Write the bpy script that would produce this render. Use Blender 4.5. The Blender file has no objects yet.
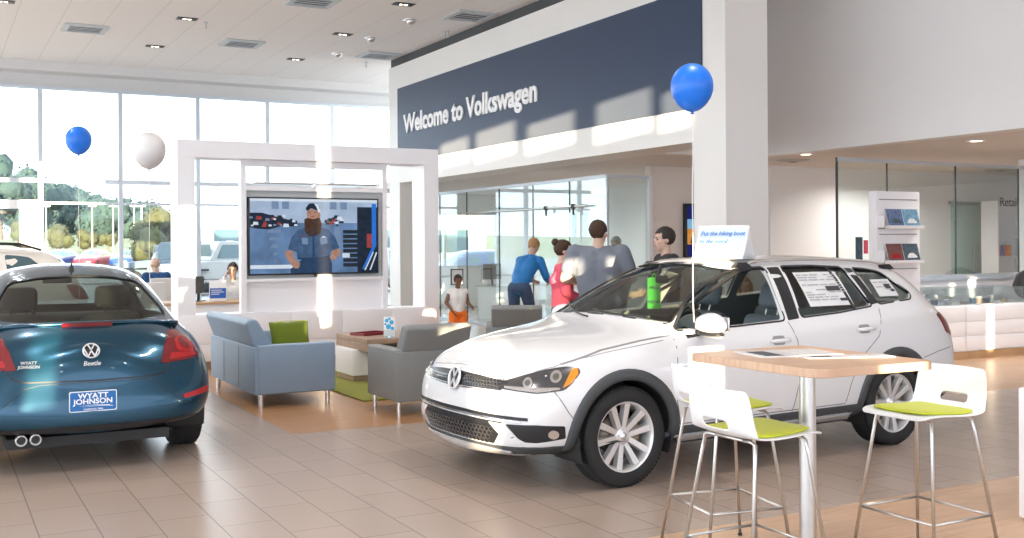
import bpy, bmesh, math, random
from mathutils import Vector, Matrix
from mathutils.bvhtree import BVHTree
random.seed(7)
S=bpy.context.scene
COL=S.collection
R=math.radians
PI=math.pi
# ------------------------------------------------------------------ materials
def mat(name,col,rough=.5,metal=0,spec=.5,coat=0,emit=None,es=0,var=0,scale=8,bump=0,bscale=60,sheen=0,trans=0,coatr=.03):
    m=bpy.data.materials.new(name);m.use_nodes=True
    nt=m.node_tree;b=nt.nodes['Principled BSDF'];L=nt.links
    c=(col[0],col[1],col[2],1)
    b.inputs['Base Color'].default_value=c
    b.inputs['Roughness'].default_value=rough;b.inputs['Metallic'].default_value=metal
    b.inputs['Specular IOR Level'].default_value=spec
    b.inputs['Coat Weight'].default_value=coat;b.inputs['Coat Roughness'].default_value=coatr
    b.inputs['Sheen Weight'].default_value=sheen
    b.inputs['Transmission Weight'].default_value=trans
    if emit: b.inputs['Emission Color'].default_value=(*emit,1);b.inputs['Emission Strength'].default_value=es
    if var or bump:
        tc=nt.nodes.new('ShaderNodeTexCoord');n=nt.nodes.new('ShaderNodeTexNoise')
        n.inputs['Scale'].default_value=scale;n.inputs['Detail'].default_value=4
        L.new(tc.outputs['Object'],n.inputs['Vector'])
    if var:
        mx=nt.nodes.new('ShaderNodeMix');mx.data_type='RGBA'
        mx.inputs[6].default_value=tuple(max(0,x*(1-var)) for x in col)+(1,)
        mx.inputs[7].default_value=tuple(min(1,x*(1+var)) for x in col)+(1,)
        L.new(n.outputs['Fac'],mx.inputs[0]);L.new(mx.outputs[2],b.inputs['Base Color'])
    if bump:
        n2=nt.nodes.new('ShaderNodeTexNoise');n2.inputs['Scale'].default_value=bscale
        L.new(tc.outputs['Object'],n2.inputs['Vector'])
        bp=nt.nodes.new('ShaderNodeBump');bp.inputs['Strength'].default_value=bump;bp.inputs['Distance'].default_value=.01
        L.new(n2.outputs['Fac'],bp.inputs['Height']);L.new(bp.outputs['Normal'],b.inputs['Normal'])
    return m
def glassmat(name,tint=(1,1,1),refl=1.0,rough=.0,base=.02):
    m=bpy.data.materials.new(name);m.use_nodes=True;nt=m.node_tree;nt.nodes.clear()
    o=nt.nodes.new('ShaderNodeOutputMaterial');t=nt.nodes.new('ShaderNodeBsdfTransparent');t.inputs[0].default_value=(*tint,1)
    g=nt.nodes.new('ShaderNodeBsdfGlossy');g.inputs['Roughness'].default_value=rough;g.inputs[0].default_value=(1,1,1,1)
    f=nt.nodes.new('ShaderNodeLayerWeight');f.inputs['Blend'].default_value=.25
    mu=nt.nodes.new('ShaderNodeMath');mu.operation='MULTIPLY_ADD';mu.inputs[1].default_value=refl*.6;mu.inputs[2].default_value=base
    x=nt.nodes.new('ShaderNodeMixShader');L=nt.links
    L.new(f.outputs['Fresnel'],mu.inputs[0]);L.new(mu.outputs[0],x.inputs[0]);L.new(t.outputs[0],x.inputs[1]);L.new(g.outputs[0],x.inputs[2]);L.new(x.outputs[0],o.inputs[0])
    return m
M={}
M['white']=mat('white_paint_wall',(.86,.85,.84),.55,var=.02,scale=2)
M['column']=mat('column_paint',(.84,.83,.80),.5,var=.02,scale=2)
M['warmwall']=mat('beige_wall_paint',(.80,.74,.68),.6,var=.03,scale=2)
M['laminate']=mat('white_laminate',(.88,.87,.89),.3,var=.01,scale=3)
M['seam']=mat('dark_seam',(.25,.24,.25),.6,var=.05)
M['alu']=mat('painted_aluminium',(.62,.68,.74),.4,metal=.3,var=.03)
M['chrome']=mat('polished_chrome',(.86,.86,.86),.2,metal=1,var=.02)
M['brushed']=mat('brushed_steel',(.66,.65,.63),.3,metal=1,var=.06,scale=30)
M['black']=mat('black_plastic',(.015,.016,.018),.4,var=.1)
M['rubber']=mat('tyre_rubber',(.018,.018,.019),.75,var=.2,bump=.2,bscale=90)
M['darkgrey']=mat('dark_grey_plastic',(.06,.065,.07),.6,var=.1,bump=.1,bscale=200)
M['banner']=mat('navy_banner',(.018,.043,.098),.45,spec=.25,sheen=.35,var=.06,scale=.7)
M['lettering']=mat('white_lettering',(.9,.9,.9),.5,var=.01)
M['bluesofa']=mat('blue_grey_leather',(.235,.33,.44),.5,var=.05,bump=.12,bscale=120)
M['greysofa']=mat('grey_leather',(.225,.235,.235),.5,var=.06,bump=.12,bscale=120)
M['lime']=mat('lime_fabric',(.56,.62,.01),.85,var=.08,bump=.2,bscale=250,sheen=.2)
M['pillow']=mat('green_pillow_fabric',(.135,.185,.008),.9,var=.1,bump=.3,bscale=200,sheen=.1)
M['rug']=mat('green_rug',(.24,.25,.05),.95,var=.25,scale=90,bump=.5,bscale=150)
M['stoolwhite']=mat('white_stool_plastic',(.86,.87,.88),.3,var=.01)
M['paper']=mat('printed_paper',(.78,.78,.78),.6,var=.08,scale=20)
M['blueballoon']=mat('blue_latex',(.005,.17,.76),.38,coat=.1,var=.05,scale=3)
M['whiteballoon']=mat('white_latex',(.74,.72,.72),.3,coat=.2,var=.02)
M['badge']=mat('bright_badge_silver',(.85,.85,.87),.28,metal=.35,coat=.5,var=.02)
M['string']=mat('white_ribbon',(.8,.78,.74),.6,var=.02)
M['rim']=mat('silver_alloy',(.80,.80,.80),.32,metal=.6,var=.03)
M['brake']=mat('brake_iron',(.30,.24,.18),.45,metal=.7,var=.2)
M['magprint']=mat('magazine_print',(.60,.60,.62),.4,var=.35,scale=35)
M['golfpaint']=mat('white_car_paint',(.80,.80,.81),.3,coat=1,var=.01)
M['beetlepaint']=mat('teal_blue_car_paint',(.007,.058,.105),.24,metal=.6,coat=.55,var=.06,scale=40)
M['redlens']=mat('red_lens',(.17,.004,.009),.12,coat=1,emit=(.6,.02,.02),es=.02,var=.1)
M['redref']=mat('red_reflector',(.42,.012,.018),.2,coat=.5,var=.1,scale=60)
M['amber']=mat('amber_lens',(.9,.30,.02),.15,coat=1,var=.1)
M['lampdark']=mat('headlamp_dark_bezel',(.10,.10,.11),.25,metal=.6,coat=.6,var=.1)
M['lampchrome']=mat('headlamp_reflector',(.85,.86,.88),.1,metal=1,var=.05)
M['carglass']=glassmat('tinted_car_glass',(.78,.84,.80),1.0,base=.03)
M['screenglass']=glassmat('windshield_glass',(.60,.66,.62),1.0,base=.08)
M['darkglass']=glassmat('dark_rear_glass',(.55,.62,.58),1.0,base=.04)
M['glass']=glassmat('partition_glass',(.93,.97,.965),.45,base=.025)
M['winglass']=glassmat('window_glass',(.97,.99,.99),.5,base=.01)
M['clear']=glassmat('clear_acrylic',(.92,.96,.97),.8,base=.05)
M['intgrey']=mat('seat_leather_grey',(.26,.31,.35),.55,var=.06,bump=.1,bscale=150)
M['intdark']=mat('interior_black',(.022,.022,.023),.6,var=.15)
M['intgrey2']=mat('cabin_lining',(.32,.32,.31),.8,var=.05)
M['beetleseat']=mat('beetle_seat_cloth',(.035,.035,.035),.8,var=.1)
M['greentag']=mat('green_tag_card',(.10,.85,.08),.6,var=.03)
M['blueprint']=mat('blue_print',(.02,.12,.50),.5,var=.05)
M['darkprint']=mat('dark_print',(.05,.05,.06),.6,var=.05)
M['greyprint']=mat('grey_print',(.42,.43,.44),.6,var=.3,scale=60)
M['plateblue']=mat('plate_blue',(.01,.14,.42),.35,var=.05)
M['skin']=mat('skin_light',(.58,.38,.29),.55,var=.06,scale=12)
M['skind']=mat('skin_brown',(.20,.09,.05),.55,var=.06,scale=12)
M['skinp']=mat('skin_pale',(.72,.47,.36),.55,var=.05,scale=12)
M['hairb']=mat('brown_hair',(.055,.028,.015),.8,var=.3,scale=60,bump=.4,bscale=150)
M['hairk']=mat('dark_hair',(.02,.014,.011),.6,var=.3,scale=60,bump=.4,bscale=150)
M['hairg']=mat('grey_hair',(.35,.33,.31),.7,var=.2,scale=60)
M['hairo']=mat('blond_hair',(.42,.24,.10),.7,var=.2,scale=60)
M['eye']=mat('eye_dark',(.02,.015,.01),.2)
M['lip']=mat('lips',(.40,.13,.10),.5)
def tilemat():
    m=bpy.data.materials.new('porcelain_floor_tile');m.use_nodes=True;nt=m.node_tree;b=nt.nodes['Principled BSDF'];L=nt.links
    tc=nt.nodes.new('ShaderNodeTexCoord');mp=nt.nodes.new('ShaderNodeMapping')
    mp.inputs['Rotation'].default_value=(0,0,R(90));mp.inputs['Location'].default_value=(.25,-.205,0)
    L.new(tc.outputs['Object'],mp.inputs[0])
    br=nt.nodes.new('ShaderNodeTexBrick');br.inputs['Scale'].default_value=1
    br.inputs['Brick Width'].default_value=TW;br.inputs['Row Height'].default_value=TH;br.offset=.5
    br.inputs['Mortar Size'].default_value=.004;br.inputs['Mortar Smooth'].default_value=.1
    br.inputs['Color1'].default_value=(.375,.295,.245,1);br.inputs['Color2'].default_value=(.40,.315,.262,1);br.inputs['Mortar'].default_value=(.24,.195,.165,1)
    L.new(mp.outputs[0],br.inputs[0])
    n=nt.nodes.new('ShaderNodeTexNoise');n.inputs['Scale'].default_value=2.2;n.inputs['Detail'].default_value=6;L.new(tc.outputs['Object'],n.inputs['Vector'])
    mx=nt.nodes.new('ShaderNodeMix');mx.data_type='RGBA';mx.blend_type='SOFT_LIGHT';mx.inputs[0].default_value=.15
    L.new(br.outputs['Color'],b.inputs['Base Color'])
    mr=nt.nodes.new('ShaderNodeMapRange');mr.inputs['To Min'].default_value=.24;mr.inputs['To Max'].default_value=.30
    b.inputs['Roughness'].default_value=.27
    bp=nt.nodes.new('ShaderNodeBump');bp.inputs['Strength'].default_value=.25;bp.inputs['Distance'].default_value=.003;bp.invert=True
    L.new(br.outputs['Fac'],bp.inputs['Height']);L.new(bp.outputs['Normal'],b.inputs['Normal'])
    b.inputs['Specular IOR Level'].default_value=.55
    return m
TW,TH=.61,.303
def woodmat(name,c1,c2,mort,rough=.35,w=1.2,h=.15,rot=0,scale=1):
    m=bpy.data.materials.new(name);m.use_nodes=True;nt=m.node_tree;b=nt.nodes['Principled BSDF'];L=nt.links
    tc=nt.nodes.new('ShaderNodeTexCoord');mp=nt.nodes.new('ShaderNodeMapping');mp.inputs['Rotation'].default_value=(0,0,rot)
    L.new(tc.outputs['Object'],mp.inputs[0])
    br=nt.nodes.new('ShaderNodeTexBrick');br.inputs['Scale'].default_value=scale;br.inputs['Brick Width'].default_value=w;br.inputs['Row Height'].default_value=h
    br.inputs['Mortar Size'].default_value=.0025;br.inputs['Color1'].default_value=(*c1,1);br.inputs['Color2'].default_value=(*c2,1);br.inputs['Mortar'].default_value=(*mort,1);br.offset=.37
    L.new(mp.outputs[0],br.inputs[0])
    sc=nt.nodes.new('ShaderNodeMapping');sc.inputs['Scale'].default_value=(1.2,16,1.2);L.new(mp.outputs[0],sc.inputs[0])
    n=nt.nodes.new('ShaderNodeTexNoise');n.inputs['Scale'].default_value=3;n.inputs['Detail'].default_value=8;L.new(sc.outputs[0],n.inputs['Vector'])
    mx=nt.nodes.new('ShaderNodeMix');mx.data_type='RGBA';mx.blend_type='OVERLAY';mx.inputs[0].default_value=.35
    L.new(br.outputs['Color'],mx.inputs[6]);L.new(n.outputs['Fac'],mx.inputs[7]);L.new(mx.outputs[2],b.inputs['Base Color'])
    b.inputs['Roughness'].default_value=rough
    return m
M['tile']=tilemat()
M['woodfloor']=woodmat('oak_plank_floor',(.40,.215,.10),(.45,.245,.115),(.27,.145,.07),.3,w=1.2,h=.2,rot=0)
M['woodfloor2']=woodmat('light_plank_floor',(.50,.325,.205),(.55,.36,.23),(.38,.24,.15),.35,w=1.2,h=.2,rot=0)
M['tablewood']=woodmat('beech_laminate',(.58,.38,.255),(.60,.39,.26),(.58,.38,.255),.3,w=6,h=6)
M['oak']=woodmat('oak_veneer',(.36,.25,.18),(.38,.27,.19),(.36,.25,.18),.4,w=6,h=6)
M['plinth']=woodmat('oak_plinth',(.45,.28,.15),(.47,.30,.16),(.45,.28,.15),.45,w=6,h=6)
# ------------------------------------------------------------------ mesh helpers
def tag(o,label=None,cat=None,group=None,kind=None):
    if label:o['label']=label
    if cat:o['category']=cat
    if group:o['group']=group
    if kind:o['kind']=kind
    return o
def empty(name,loc,rz=0,label=None,cat=None,group=None):
    o=bpy.data.objects.new(name,None);COL.objects.link(o);o.location=loc;o.rotation_euler=(0,0,rz);o.empty_display_size=.1
    return tag(o,label,cat,group)
def link(name,me,mats,parent=None):
    o=bpy.data.objects.new(name,me);COL.objects.link(o)
    for m in (mats if isinstance(mats,(list,tuple)) else [mats]):
        me.materials.append(M[m] if isinstance(m,str) else m)
    if parent is not None:o.parent=parent
    return o
class MB:
    def __init__(s): s.bm=bmesh.new();s.mi=0
    def _new(s,verts,mi=None):
        pass
    def faces(s,vs,fs,smooth=False,T=None,mi=None):
        bv=[s.bm.verts.new(T@Vector(v) if T else v) for v in vs]
        for f in fs:
            try:
                q=s.bm.faces.new([bv[i] for i in f]);q.smooth=smooth;q.material_index=s.mi if mi is None else mi
            except ValueError: pass
        return s
    def box(s,x0,x1,y0,y1,z0,z1,bev=0,T=None,mi=None):
        if bev<=0:
            v=[(x,y,z) for x in(x0,x1) for y in(y0,y1) for z in(z0,z1)]
            return s.faces(v,[(0,1,3,2),(4,6,7,5),(0,4,5,1),(2,3,7,6),(0,2,6,4),(1,5,7,3)],False,T,mi)
        b=bmesh.new();bmesh.ops.create_cube(b,size=1)
        for v in b.verts:v.co=Vector(((x0+x1)/2+v.co.x*(x1-x0),(y0+y1)/2+v.co.y*(y1-y0),(z0+z1)/2+v.co.z*(z1-z0)))
        bmesh.ops.bevel(b,geom=b.edges[:],offset=min(bev,.49*min(x1-x0,y1-y0,z1-z0)),segments=3,affect='EDGES',profile=.5)
        s.add(b,T,True,mi);return s
    def add(s,b,T=None,smooth=False,mi=None):
        b.verts.index_update()
        vs=[v.co.copy() for v in b.verts];fs=[[v.index for v in f.verts] for f in b.faces];b.free()
        return s.faces(vs,fs,smooth,T,mi)
    def cyl(s,p,q,r,r2=None,n=16,caps=True,mi=None,smooth=True):
        p=Vector(p);q=Vector(q);d=q-p;r2=r if r2 is None else r2
        z=d.normalized();a=z.orthogonal().normalized();b=z.cross(a)
        vs=[];
        for c,rr in((p,r),(q,r2)):
            for i in range(n):
                t=2*PI*i/n;vs.append(c+a*math.cos(t)*rr+b*math.sin(t)*rr)
        s.faces(vs,[(i,(i+1)%n,n+(i+1)%n,n+i) for i in range(n)],smooth,None,mi)
        if caps:
            s.faces(vs[:n],[tuple(range(n))[::-1]],False,None,mi);s.faces(vs[n:],[tuple(range(n))],False,None,mi)
        return s
    def tube(s,pts,r,n=8,closed=False,mi=None,caps=True):
        pts=[Vector(p) for p in pts];N=len(pts);rr=r if isinstance(r,(list,tuple)) else [r]*N
        vs=[];fs=[];pa=None
        for i,p in enumerate(pts):
            a=pts[(i-1)%N] if (closed or i>0) else p;b=pts[(i+1)%N] if (closed or i<N-1) else p
            t=(b-a).normalized()
            if pa is None: pa=t.orthogonal().normalized()
            pa=(pa-t*pa.dot(t));pa=pa.normalized() if pa.length>1e-6 else t.orthogonal().normalized()
            pb=t.cross(pa)
            for k in range(n):
                w=2*PI*k/n;vs.append(p+(pa*math.cos(w)+pb*math.sin(w))*rr[i])
        for i in range(N if closed else N-1):
            j=(i+1)%N
            for k in range(n):fs.append((i*n+k,i*n+(k+1)%n,j*n+(k+1)%n,j*n+k))
        if not closed and caps: fs.append(tuple(range(n))[::-1]);fs.append(tuple((N-1)*n+k for k in range(n)))
        return s.faces(vs,fs,True,None,mi)
    def lathe(s,prof,n=32,T=None,closed=False,mi=None,smooth=True):
        # profile (r,z) about z
        vs=[];N=len(prof);fs=[]
        for k in range(n):
            w=2*PI*k/n
            for r,z in prof: vs.append((r*math.cos(w),r*math.sin(w),z))
        for k in range(n):
            j=(k+1)%n
            for i in range(N if closed else N-1):
                i2=(i+1)%N
                fs.append((k*N+i,j*N+i,j*N+i2,k*N+i2))
        b=bmesh.new();bv=[b.verts.new(v) for v in vs]
        for f in fs:
            try:b.faces.new([bv[i] for i in f])
            except ValueError:pass
        bmesh.ops.remove_doubles(b,verts=b.verts,dist=1e-5)
        return s.add(b,T,smooth,mi)
    def ell(s,c,r,T=None,n=3,mi=None,fn=None):
        b=bmesh.new();bmesh.ops.create_icosphere(b,subdivisions=n,radius=1)
        r=r if isinstance(r,(tuple,list)) else (r,r,r)
        for v in b.verts:
            if fn:v.co=fn(v.co)
            v.co=Vector((c[0]+v.co.x*r[0],c[1]+v.co.y*r[1],c[2]+v.co.z*r[2]))
        return s.add(b,T,True,mi)
    def prism(s,poly,h0,h1,axis='z',T=None,mi=None,smooth=False):
        n=len(poly)
        def P(a,b,h): return (a,b,h) if axis=='z' else (a,h,b) if axis=='y' else (h,a,b)
        vs=[P(a,b,h0) for a,b in poly]+[P(a,b,h1) for a,b in poly]
        b=bmesh.new();bv=[b.verts.new(v) for v in vs]
        b.faces.new(bv[:n]);b.faces.new(bv[n:][::-1])
        for i in range(n): b.faces.new((bv[i],bv[n+i],bv[n+(i+1)%n],bv[(i+1)%n]))
        bmesh.ops.recalc_face_normals(b,faces=b.faces)
        return s.add(b,T,smooth,mi)
    def obj(s,name,mats,parent=None,loc=None,bev=0,recalc=True,sub=0):
        if recalc:bmesh.ops.recalc_face_normals(s.bm,faces=s.bm.faces)
        me=bpy.data.meshes.new(name);s.bm.to_mesh(me);s.bm.free()
        o=link(name,me,mats,parent)
        if loc:o.location=loc
        if bev:
            m=o.modifiers.new('bevel','BEVEL');m.width=bev;m.segments=2;m.limit_method='ANGLE'
        if sub:
            m=o.modifiers.new('sub','SUBSURF');m.levels=sub;m.render_levels=sub
        return o
def baked(o):
    dg=bpy.context.evaluated_depsgraph_get();me=bpy.data.meshes.new_from_object(o.evaluated_get(dg));return me
def drop(o):
    d=o.data;bpy.data.objects.remove(o);
    if d and d.users==0:
        (bpy.data.meshes if isinstance(d,bpy.types.Mesh) else bpy.data.curves).remove(d)
def copy_tree(o,parent=None):
    c=o.copy();COL.objects.link(c);c.parent=parent
    for ch in [x for x in KIDS(o)]: copy_tree(ch,c)
    return c
def KIDS(o): return [x for x in COL.objects if x.parent==o]
def text_mesh(txt,size,depth=.004,bold=.0,spacing=1.0,align='LEFT',shear=0,sx=1):
    cu=bpy.data.curves.new('t','FONT');cu.body=txt;cu.size=size;cu.extrude=depth;cu.offset=bold;cu.space_character=spacing;cu.align_x=align;cu.shear=shear;cu.resolution_u=3
    o=bpy.data.objects.new('t',cu);COL.objects.link(o);me=baked(o);drop(o)
    for v in me.vertices:v.co.x*=sx
    return me
def put_text(name,txt,size,material,parent,Mx,**k):
    me=text_mesh(txt,size,**k);me.name=name;me.transform(Mx);o=link(name,me,material,parent);return o
def frame(o,x,y):   # matrix with origin o, local x,y axes
    x=Vector(x).normalized();y=Vector(y).normalized();z=x.cross(y)
    return Matrix(((x.x,y.x,z.x,o[0]),(x.y,y.y,z.y,o[1]),(x.z,y.z,z.z,o[2]),(0,0,0,1)))
def rp(pts,r,n=4):
    out=[];N=len(pts)
    for i in range(N):
        p=Vector(pts[i]);a=Vector(pts[i-1])-p;b=Vector(pts[(i+1)%N])-p
        d=min(r,a.length*.45,b.length*.45);A=p+a.normalized()*d;B=p+b.normalized()*d
        for k in range(n+1):
            t=k/n;q=A*(1-t)**2+p*2*t*(1-t)+B*t*t;out.append((q.x,q.y))
    return out
def struct(name,b,m,parent=None,**k):
    o=b.obj(name,m,parent,**k);
    if parent is None:o['kind']='structure'
    return o
# ------------------------------------------------------------------ camera
yaw=R(28.5);roll=R(-.345);F=1070.
cd=bpy.data.cameras.new('camera');cam=bpy.data.objects.new('camera',cd);COL.objects.link(cam);S.camera=cam
cd.sensor_width=36;cd.lens=F/1024*36;cd.shift_y=-24.5/1024;cd.clip_start=.05;cd.clip_end=1500
cam.matrix_world=Matrix.Translation((0,0,1.57))@Matrix.Rotation(-yaw,4,'Z')@Matrix.Rotation(R(90),4,'X')@Matrix.Rotation(roll,4,'Z')
WORLD=4.3;SUN=26.0;LAMP=52;SHADE=.28;EXPO=0.0
# ------------------------------------------------------------------ the room
CZ=5.42;SZ=2.84;PX=8.4;YB=24.5
# floors
def floor_poly(name,rects,m,z):
    b=MB()
    for x0,x1,y0,y1 in rects:b.box(x0,x1,y0,y1,z-.1,z)
    return struct(name,b,m)
# tile floor with the three plank areas left out (planks are laid flush)
W1=(2.64,9.3,8.70,13.85);W2=(3.2,14.5,-2,4.68);W3=(9.3,20,7.5,14.2)
xs=sorted({-9,20,W1[0],W1[1],W2[0],W2[1],W3[0],W3[1]});ys=sorted({-9,24.9,W1[2],W1[3],W2[2],W2[3],W3[2],W3[3]})
tl=[]
for i in range(len(xs)-1):
    for j in range(len(ys)-1):
        cx=(xs[i]+xs[i+1])/2;cy=(ys[j]+ys[j+1])/2
        if not any(w[0]<cx<w[1] and w[2]<cy<w[3] for w in(W1,W2,W3)): tl.append((xs[i],xs[i+1],ys[j],ys[j+1]))
b=MB()
vi={}
for x0,x1,y0,y1 in tl: b.faces([(x0,y0,0),(x1,y0,0),(x1,y1,0),(x0,y1,0)],[(0,1,2,3)])
bmesh.ops.remove_doubles(b.bm,verts=b.bm.verts,dist=1e-4)
struct('floor',b,'tile')
for w,m in((W1,'woodfloor'),(W2,'woodfloor2'),(W3,'woodfloor2')):
    b=MB();b.faces([(w[0],w[2],0),(w[1],w[2],0),(w[1],w[3],0),(w[0],w[3],0)],[(0,1,2,3)]);struct('floor',b,m)
# ceiling with fine tile seams
def ceilmat():
    m=bpy.data.materials.new('ceiling_panel');m.use_nodes=True;nt=m.node_tree;b=nt.nodes['Principled BSDF'];L=nt.links
    tc=nt.nodes.new('ShaderNodeTexCoord');br=nt.nodes.new('ShaderNodeTexBrick');br.offset=0
    mp=nt.nodes.new('ShaderNodeMapping');mp.inputs['Location'].default_value=(.12,.2,0);L.new(tc.outputs['Object'],mp.inputs[0])
    br.inputs['Scale'].default_value=1;br.inputs['Brick Width'].default_value=.69;br.inputs['Row Height'].default_value=14.;br.inputs['Mortar Size'].default_value=.005
    br.inputs['Color1'].default_value=(.78,.75,.73,1);br.inputs['Color2'].default_value=(.79,.76,.74,1);br.inputs['Mortar'].default_value=(.56,.54,.52,1)
    L.new(mp.outputs[0],br.inputs[0]);L.new(br.outputs[0],b.inputs['Base Color']);b.inputs['Roughness'].default_value=.75
    return m
M['ceiling']=ceilmat()
M['lowceil']=mat('lower_ceiling_paint',(.76,.73,.70),.7,var=.02)
b=MB();b.box(-9,10.75,-9,YB-.5,CZ,CZ+.2);struct('ceiling',b,'ceiling')
b=MB();b.box(11.0,20,-9,YB,SZ,SZ+.15);b.box(9.06,11.0,12.4,YB,SZ,SZ+.15);struct('ceiling',b,'lowceil')
# upper walls on the right
b=MB();b.box(10.75,11.0,-9,12.4,SZ,CZ);struct('wall_right_upper',b,'white')
b=MB();b.box(9.06,10.75,12.2,12.4,SZ,CZ);struct('wall_right_return',b,'white')
# portal wall: beam and two columns, one piece
b=MB()
NY=10.07;FY=20.8;TOP=5.24
b.box(PX,PX+.66,NY,NY+.62,0,CZ)
b.box(PX,PX+.66,FY-.55,FY,0,TOP)
b.box(PX,PX+.66,NY+.62,FY-.55,SZ,TOP)
for y in(14.2,17.6,20.4): b.box(PX+.1,PX+.5,y,y+.35,TOP,CZ)
struct('wall_portal',b,'column')
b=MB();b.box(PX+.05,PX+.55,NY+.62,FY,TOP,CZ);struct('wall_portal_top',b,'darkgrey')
# back bulkhead over the window wall, and wall to the far right
M['bulk']=mat('bulkhead_paint',(.66,.66,.66),.6,var=.02)
b=MB();b.box(-9,20,YB-.5,YB+.3,5.22,CZ+.2);b.box(-9,20,YB,YB+.3,4.96,5.22);struct('wall_back_bulkhead',b,'bulk')
b=MB();b.box(12.9,20,YB,YB+.2,0,4.96);b.box(10.05,12.9,YB,YB+.2,2.38,4.96);b.box(10.05,12.9,YB,YB+.2,0,1.0);struct('wall_back',b,'white')
b=MB();b.box(20,20.2,-9,YB+.2,0,CZ);struct('wall_right',b,'warmwall')
# low wall of windows on the left side (out of frame) - columns between big openings
b=MB()
for y in range(-9,25,5): b.box(-9.2,-9,y,y+.25,0,CZ)
b.box(-9.2,-9,-9,YB,5.0,CZ);struct('wall_left',b,'white')
# unseen wall added behind the camera, openings cut to place each sun patch
k=.375;YR=-9.0
SL=.056
def slot(xa,xb,za,zb,Y):   # opening that lights x xa..xb, z za..zb on the plane y=Y
    dx=.375*(Y-YR);dz=SL*(Y-YR);return (xa-dx,xb-dx,za+dz,zb+dz)
def slotw(ya,yb,za,zb):    # opening that lights y ya..yb on the sign wall
    Ym=(ya+yb)/2;return (PX-.375*(yb-YR),PX-.375*(ya-YR),za+SL*(Ym-YR),zb+SL*(Ym-YR))
slots=[slotw(17.09,18.28,3.04,3.46),slotw(15.38,16.77,3.04,3.55),slotw(13.55,14.94,3.04,3.50),slotw(11.61,12.92,3.04,3.60),slotw(10.76,11.36,3.04,3.53),
slot(5.50,5.76,.75,1.42,9.1),slot(6.02,6.32,.95,1.42,9.1),slot(4.56,4.69,.50,3.1,13.8),slot(3.12,3.27,.2,.95,6.3),slot(4.48,4.74,.58,1.0,5.75),slot(4.33,4.47,.55,.90,9.1),slot(12.57,12.67,.1,1.0,9.65),
slot(2.74,2.93,.15,2.05,13.8),(-6.35,-6.1,1.0,1.13),slot(13.3,13.42,.7,1.05,10.5)]
xs_=sorted({-9.0,20.2}|{v for q in slots for v in q[:2]});zs_=sorted({0,CZ}|{v for q in slots for v in q[2:]})
b=MB();sh_=MB();RW=[]
for i in range(len(xs_)-1):
    z=None
    for j in range(len(zs_)-1):
        cx=(xs_[i]+xs_[i+1])/2;cz=(zs_[j]+zs_[j+1])/2
        hole=any(q[0]<cx<q[1] and q[2]<cz<q[3] for q in slots)
        if not hole and z is None: z=zs_[j]
        if hole and z is not None: RW.append((xs_[i],xs_[i+1],z,zs_[j]));z=None
    if z is not None:RW.append((xs_[i],xs_[i+1],z,CZ))
for x0,x1,z0,z1 in RW:
    if z0<.45:
        b.box(x0,x1,YR-.02,YR,0,min(.45,z1));z0=.45
    if z1>z0+.001: sh_.faces([(x0,YR,z0),(x1,YR,z0),(x1,YR,z1),(x0,YR,z1)],[(0,1,2,3)])
struct('wall_rear_sun_mask',b,'white')
def shademat():
    m=bpy.data.materials.new('fill_shade_fabric');m.use_nodes=True;nt=m.node_tree;nt.nodes.clear();L=nt.links
    o=nt.nodes.new('ShaderNodeOutputMaterial');t=nt.nodes.new('ShaderNodeBsdfTranslucent');d=nt.nodes.new('ShaderNodeBsdfDiffuse');x=nt.nodes.new('ShaderNodeAddShader')
    tc=nt.nodes.new('ShaderNodeTexCoord');wv=nt.nodes.new('ShaderNodeTexNoise');wv.inputs['Scale'].default_value=40;cr=nt.nodes.new('ShaderNodeMix');cr.data_type='RGBA'
    cr.inputs[6].default_value=(SHADE*.62,SHADE*.80,SHADE*1.15,1);cr.inputs[7].default_value=(SHADE*.66,SHADE*.84,SHADE*1.2,1)
    L.new(tc.outputs['Object'],wv.inputs['Vector']);L.new(wv.outputs['Fac'],cr.inputs[0]);L.new(cr.outputs[2],t.inputs[0])
    d.inputs[0].default_value=(.5,.5,.5,1);L.new(t.outputs[0],x.inputs[0]);L.new(d.outputs[0],x.inputs[1]);L.new(x.outputs[0],o.inputs[0]);return m
M['shade']=shademat()
bmesh.ops.remove_doubles(sh_.bm,verts=sh_.bm.verts,dist=1e-4)
struct('window_21',sh_,'shade')  # added translucent sheet, sunlit from outside, as soft fill for the room
# curtain wall windows
mx=[-8.1,-6.5,-4.9,-3.3,-1.7,-.15,.45,2.03,3.63,5.28,6.86,8.42,10.0]
wi=0
for i in range(len(mx)-1):
    x0,x1=mx[i],mx[i+1];wi+=1
    door=(i==6)
    b=MB();t=.045;y0,y1=YB-.05,YB+.07
    b.box(x0-t,x0+t,y0,y1,0,4.96);
    if i==len(mx)-2:b.box(x1-t,x1+t,y0,y1,0,4.96)
    b.box(x0+t,x1-t,y0,y1,4.9,4.96);b.box(x0+t,x1-t,y0,y1,2.93,3.02)
    if not door:b.box(x0+t,x1-t,y0,y1,2.48,2.53)
    b.box(x0+t,x1-t,y0,y1,0,.12)
    if not door:b.box(x0+t,x1-t,y0,y1,.75,.8)
    w=struct('window_%d'%wi,b,'alu')
    b=MB();b.box(x0+t,x1-t,YB,YB+.01,3.02,4.9);b.box(x0+t,x1-t,YB,YB+.01,.12,2.93);b.obj('window_pane','winglass',w)
b=MB();t=.05
b.box(.5,1.62,YB-.1,YB+.1,2.38,2.56);b.box(1.62,1.98,YB-.12,YB+.1,0,2.56);b.box(.5,.58,YB-.1,YB+.1,0,2.38);b.box(.58,1.62,YB-.1,YB+.1,0,.2)
d=struct('door_1',b,'laminate');b=MB();b.box(.62,1.55,YB-.13,YB-.1,2.27,2.33);b.obj('door_closer','darkgrey',d)
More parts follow.
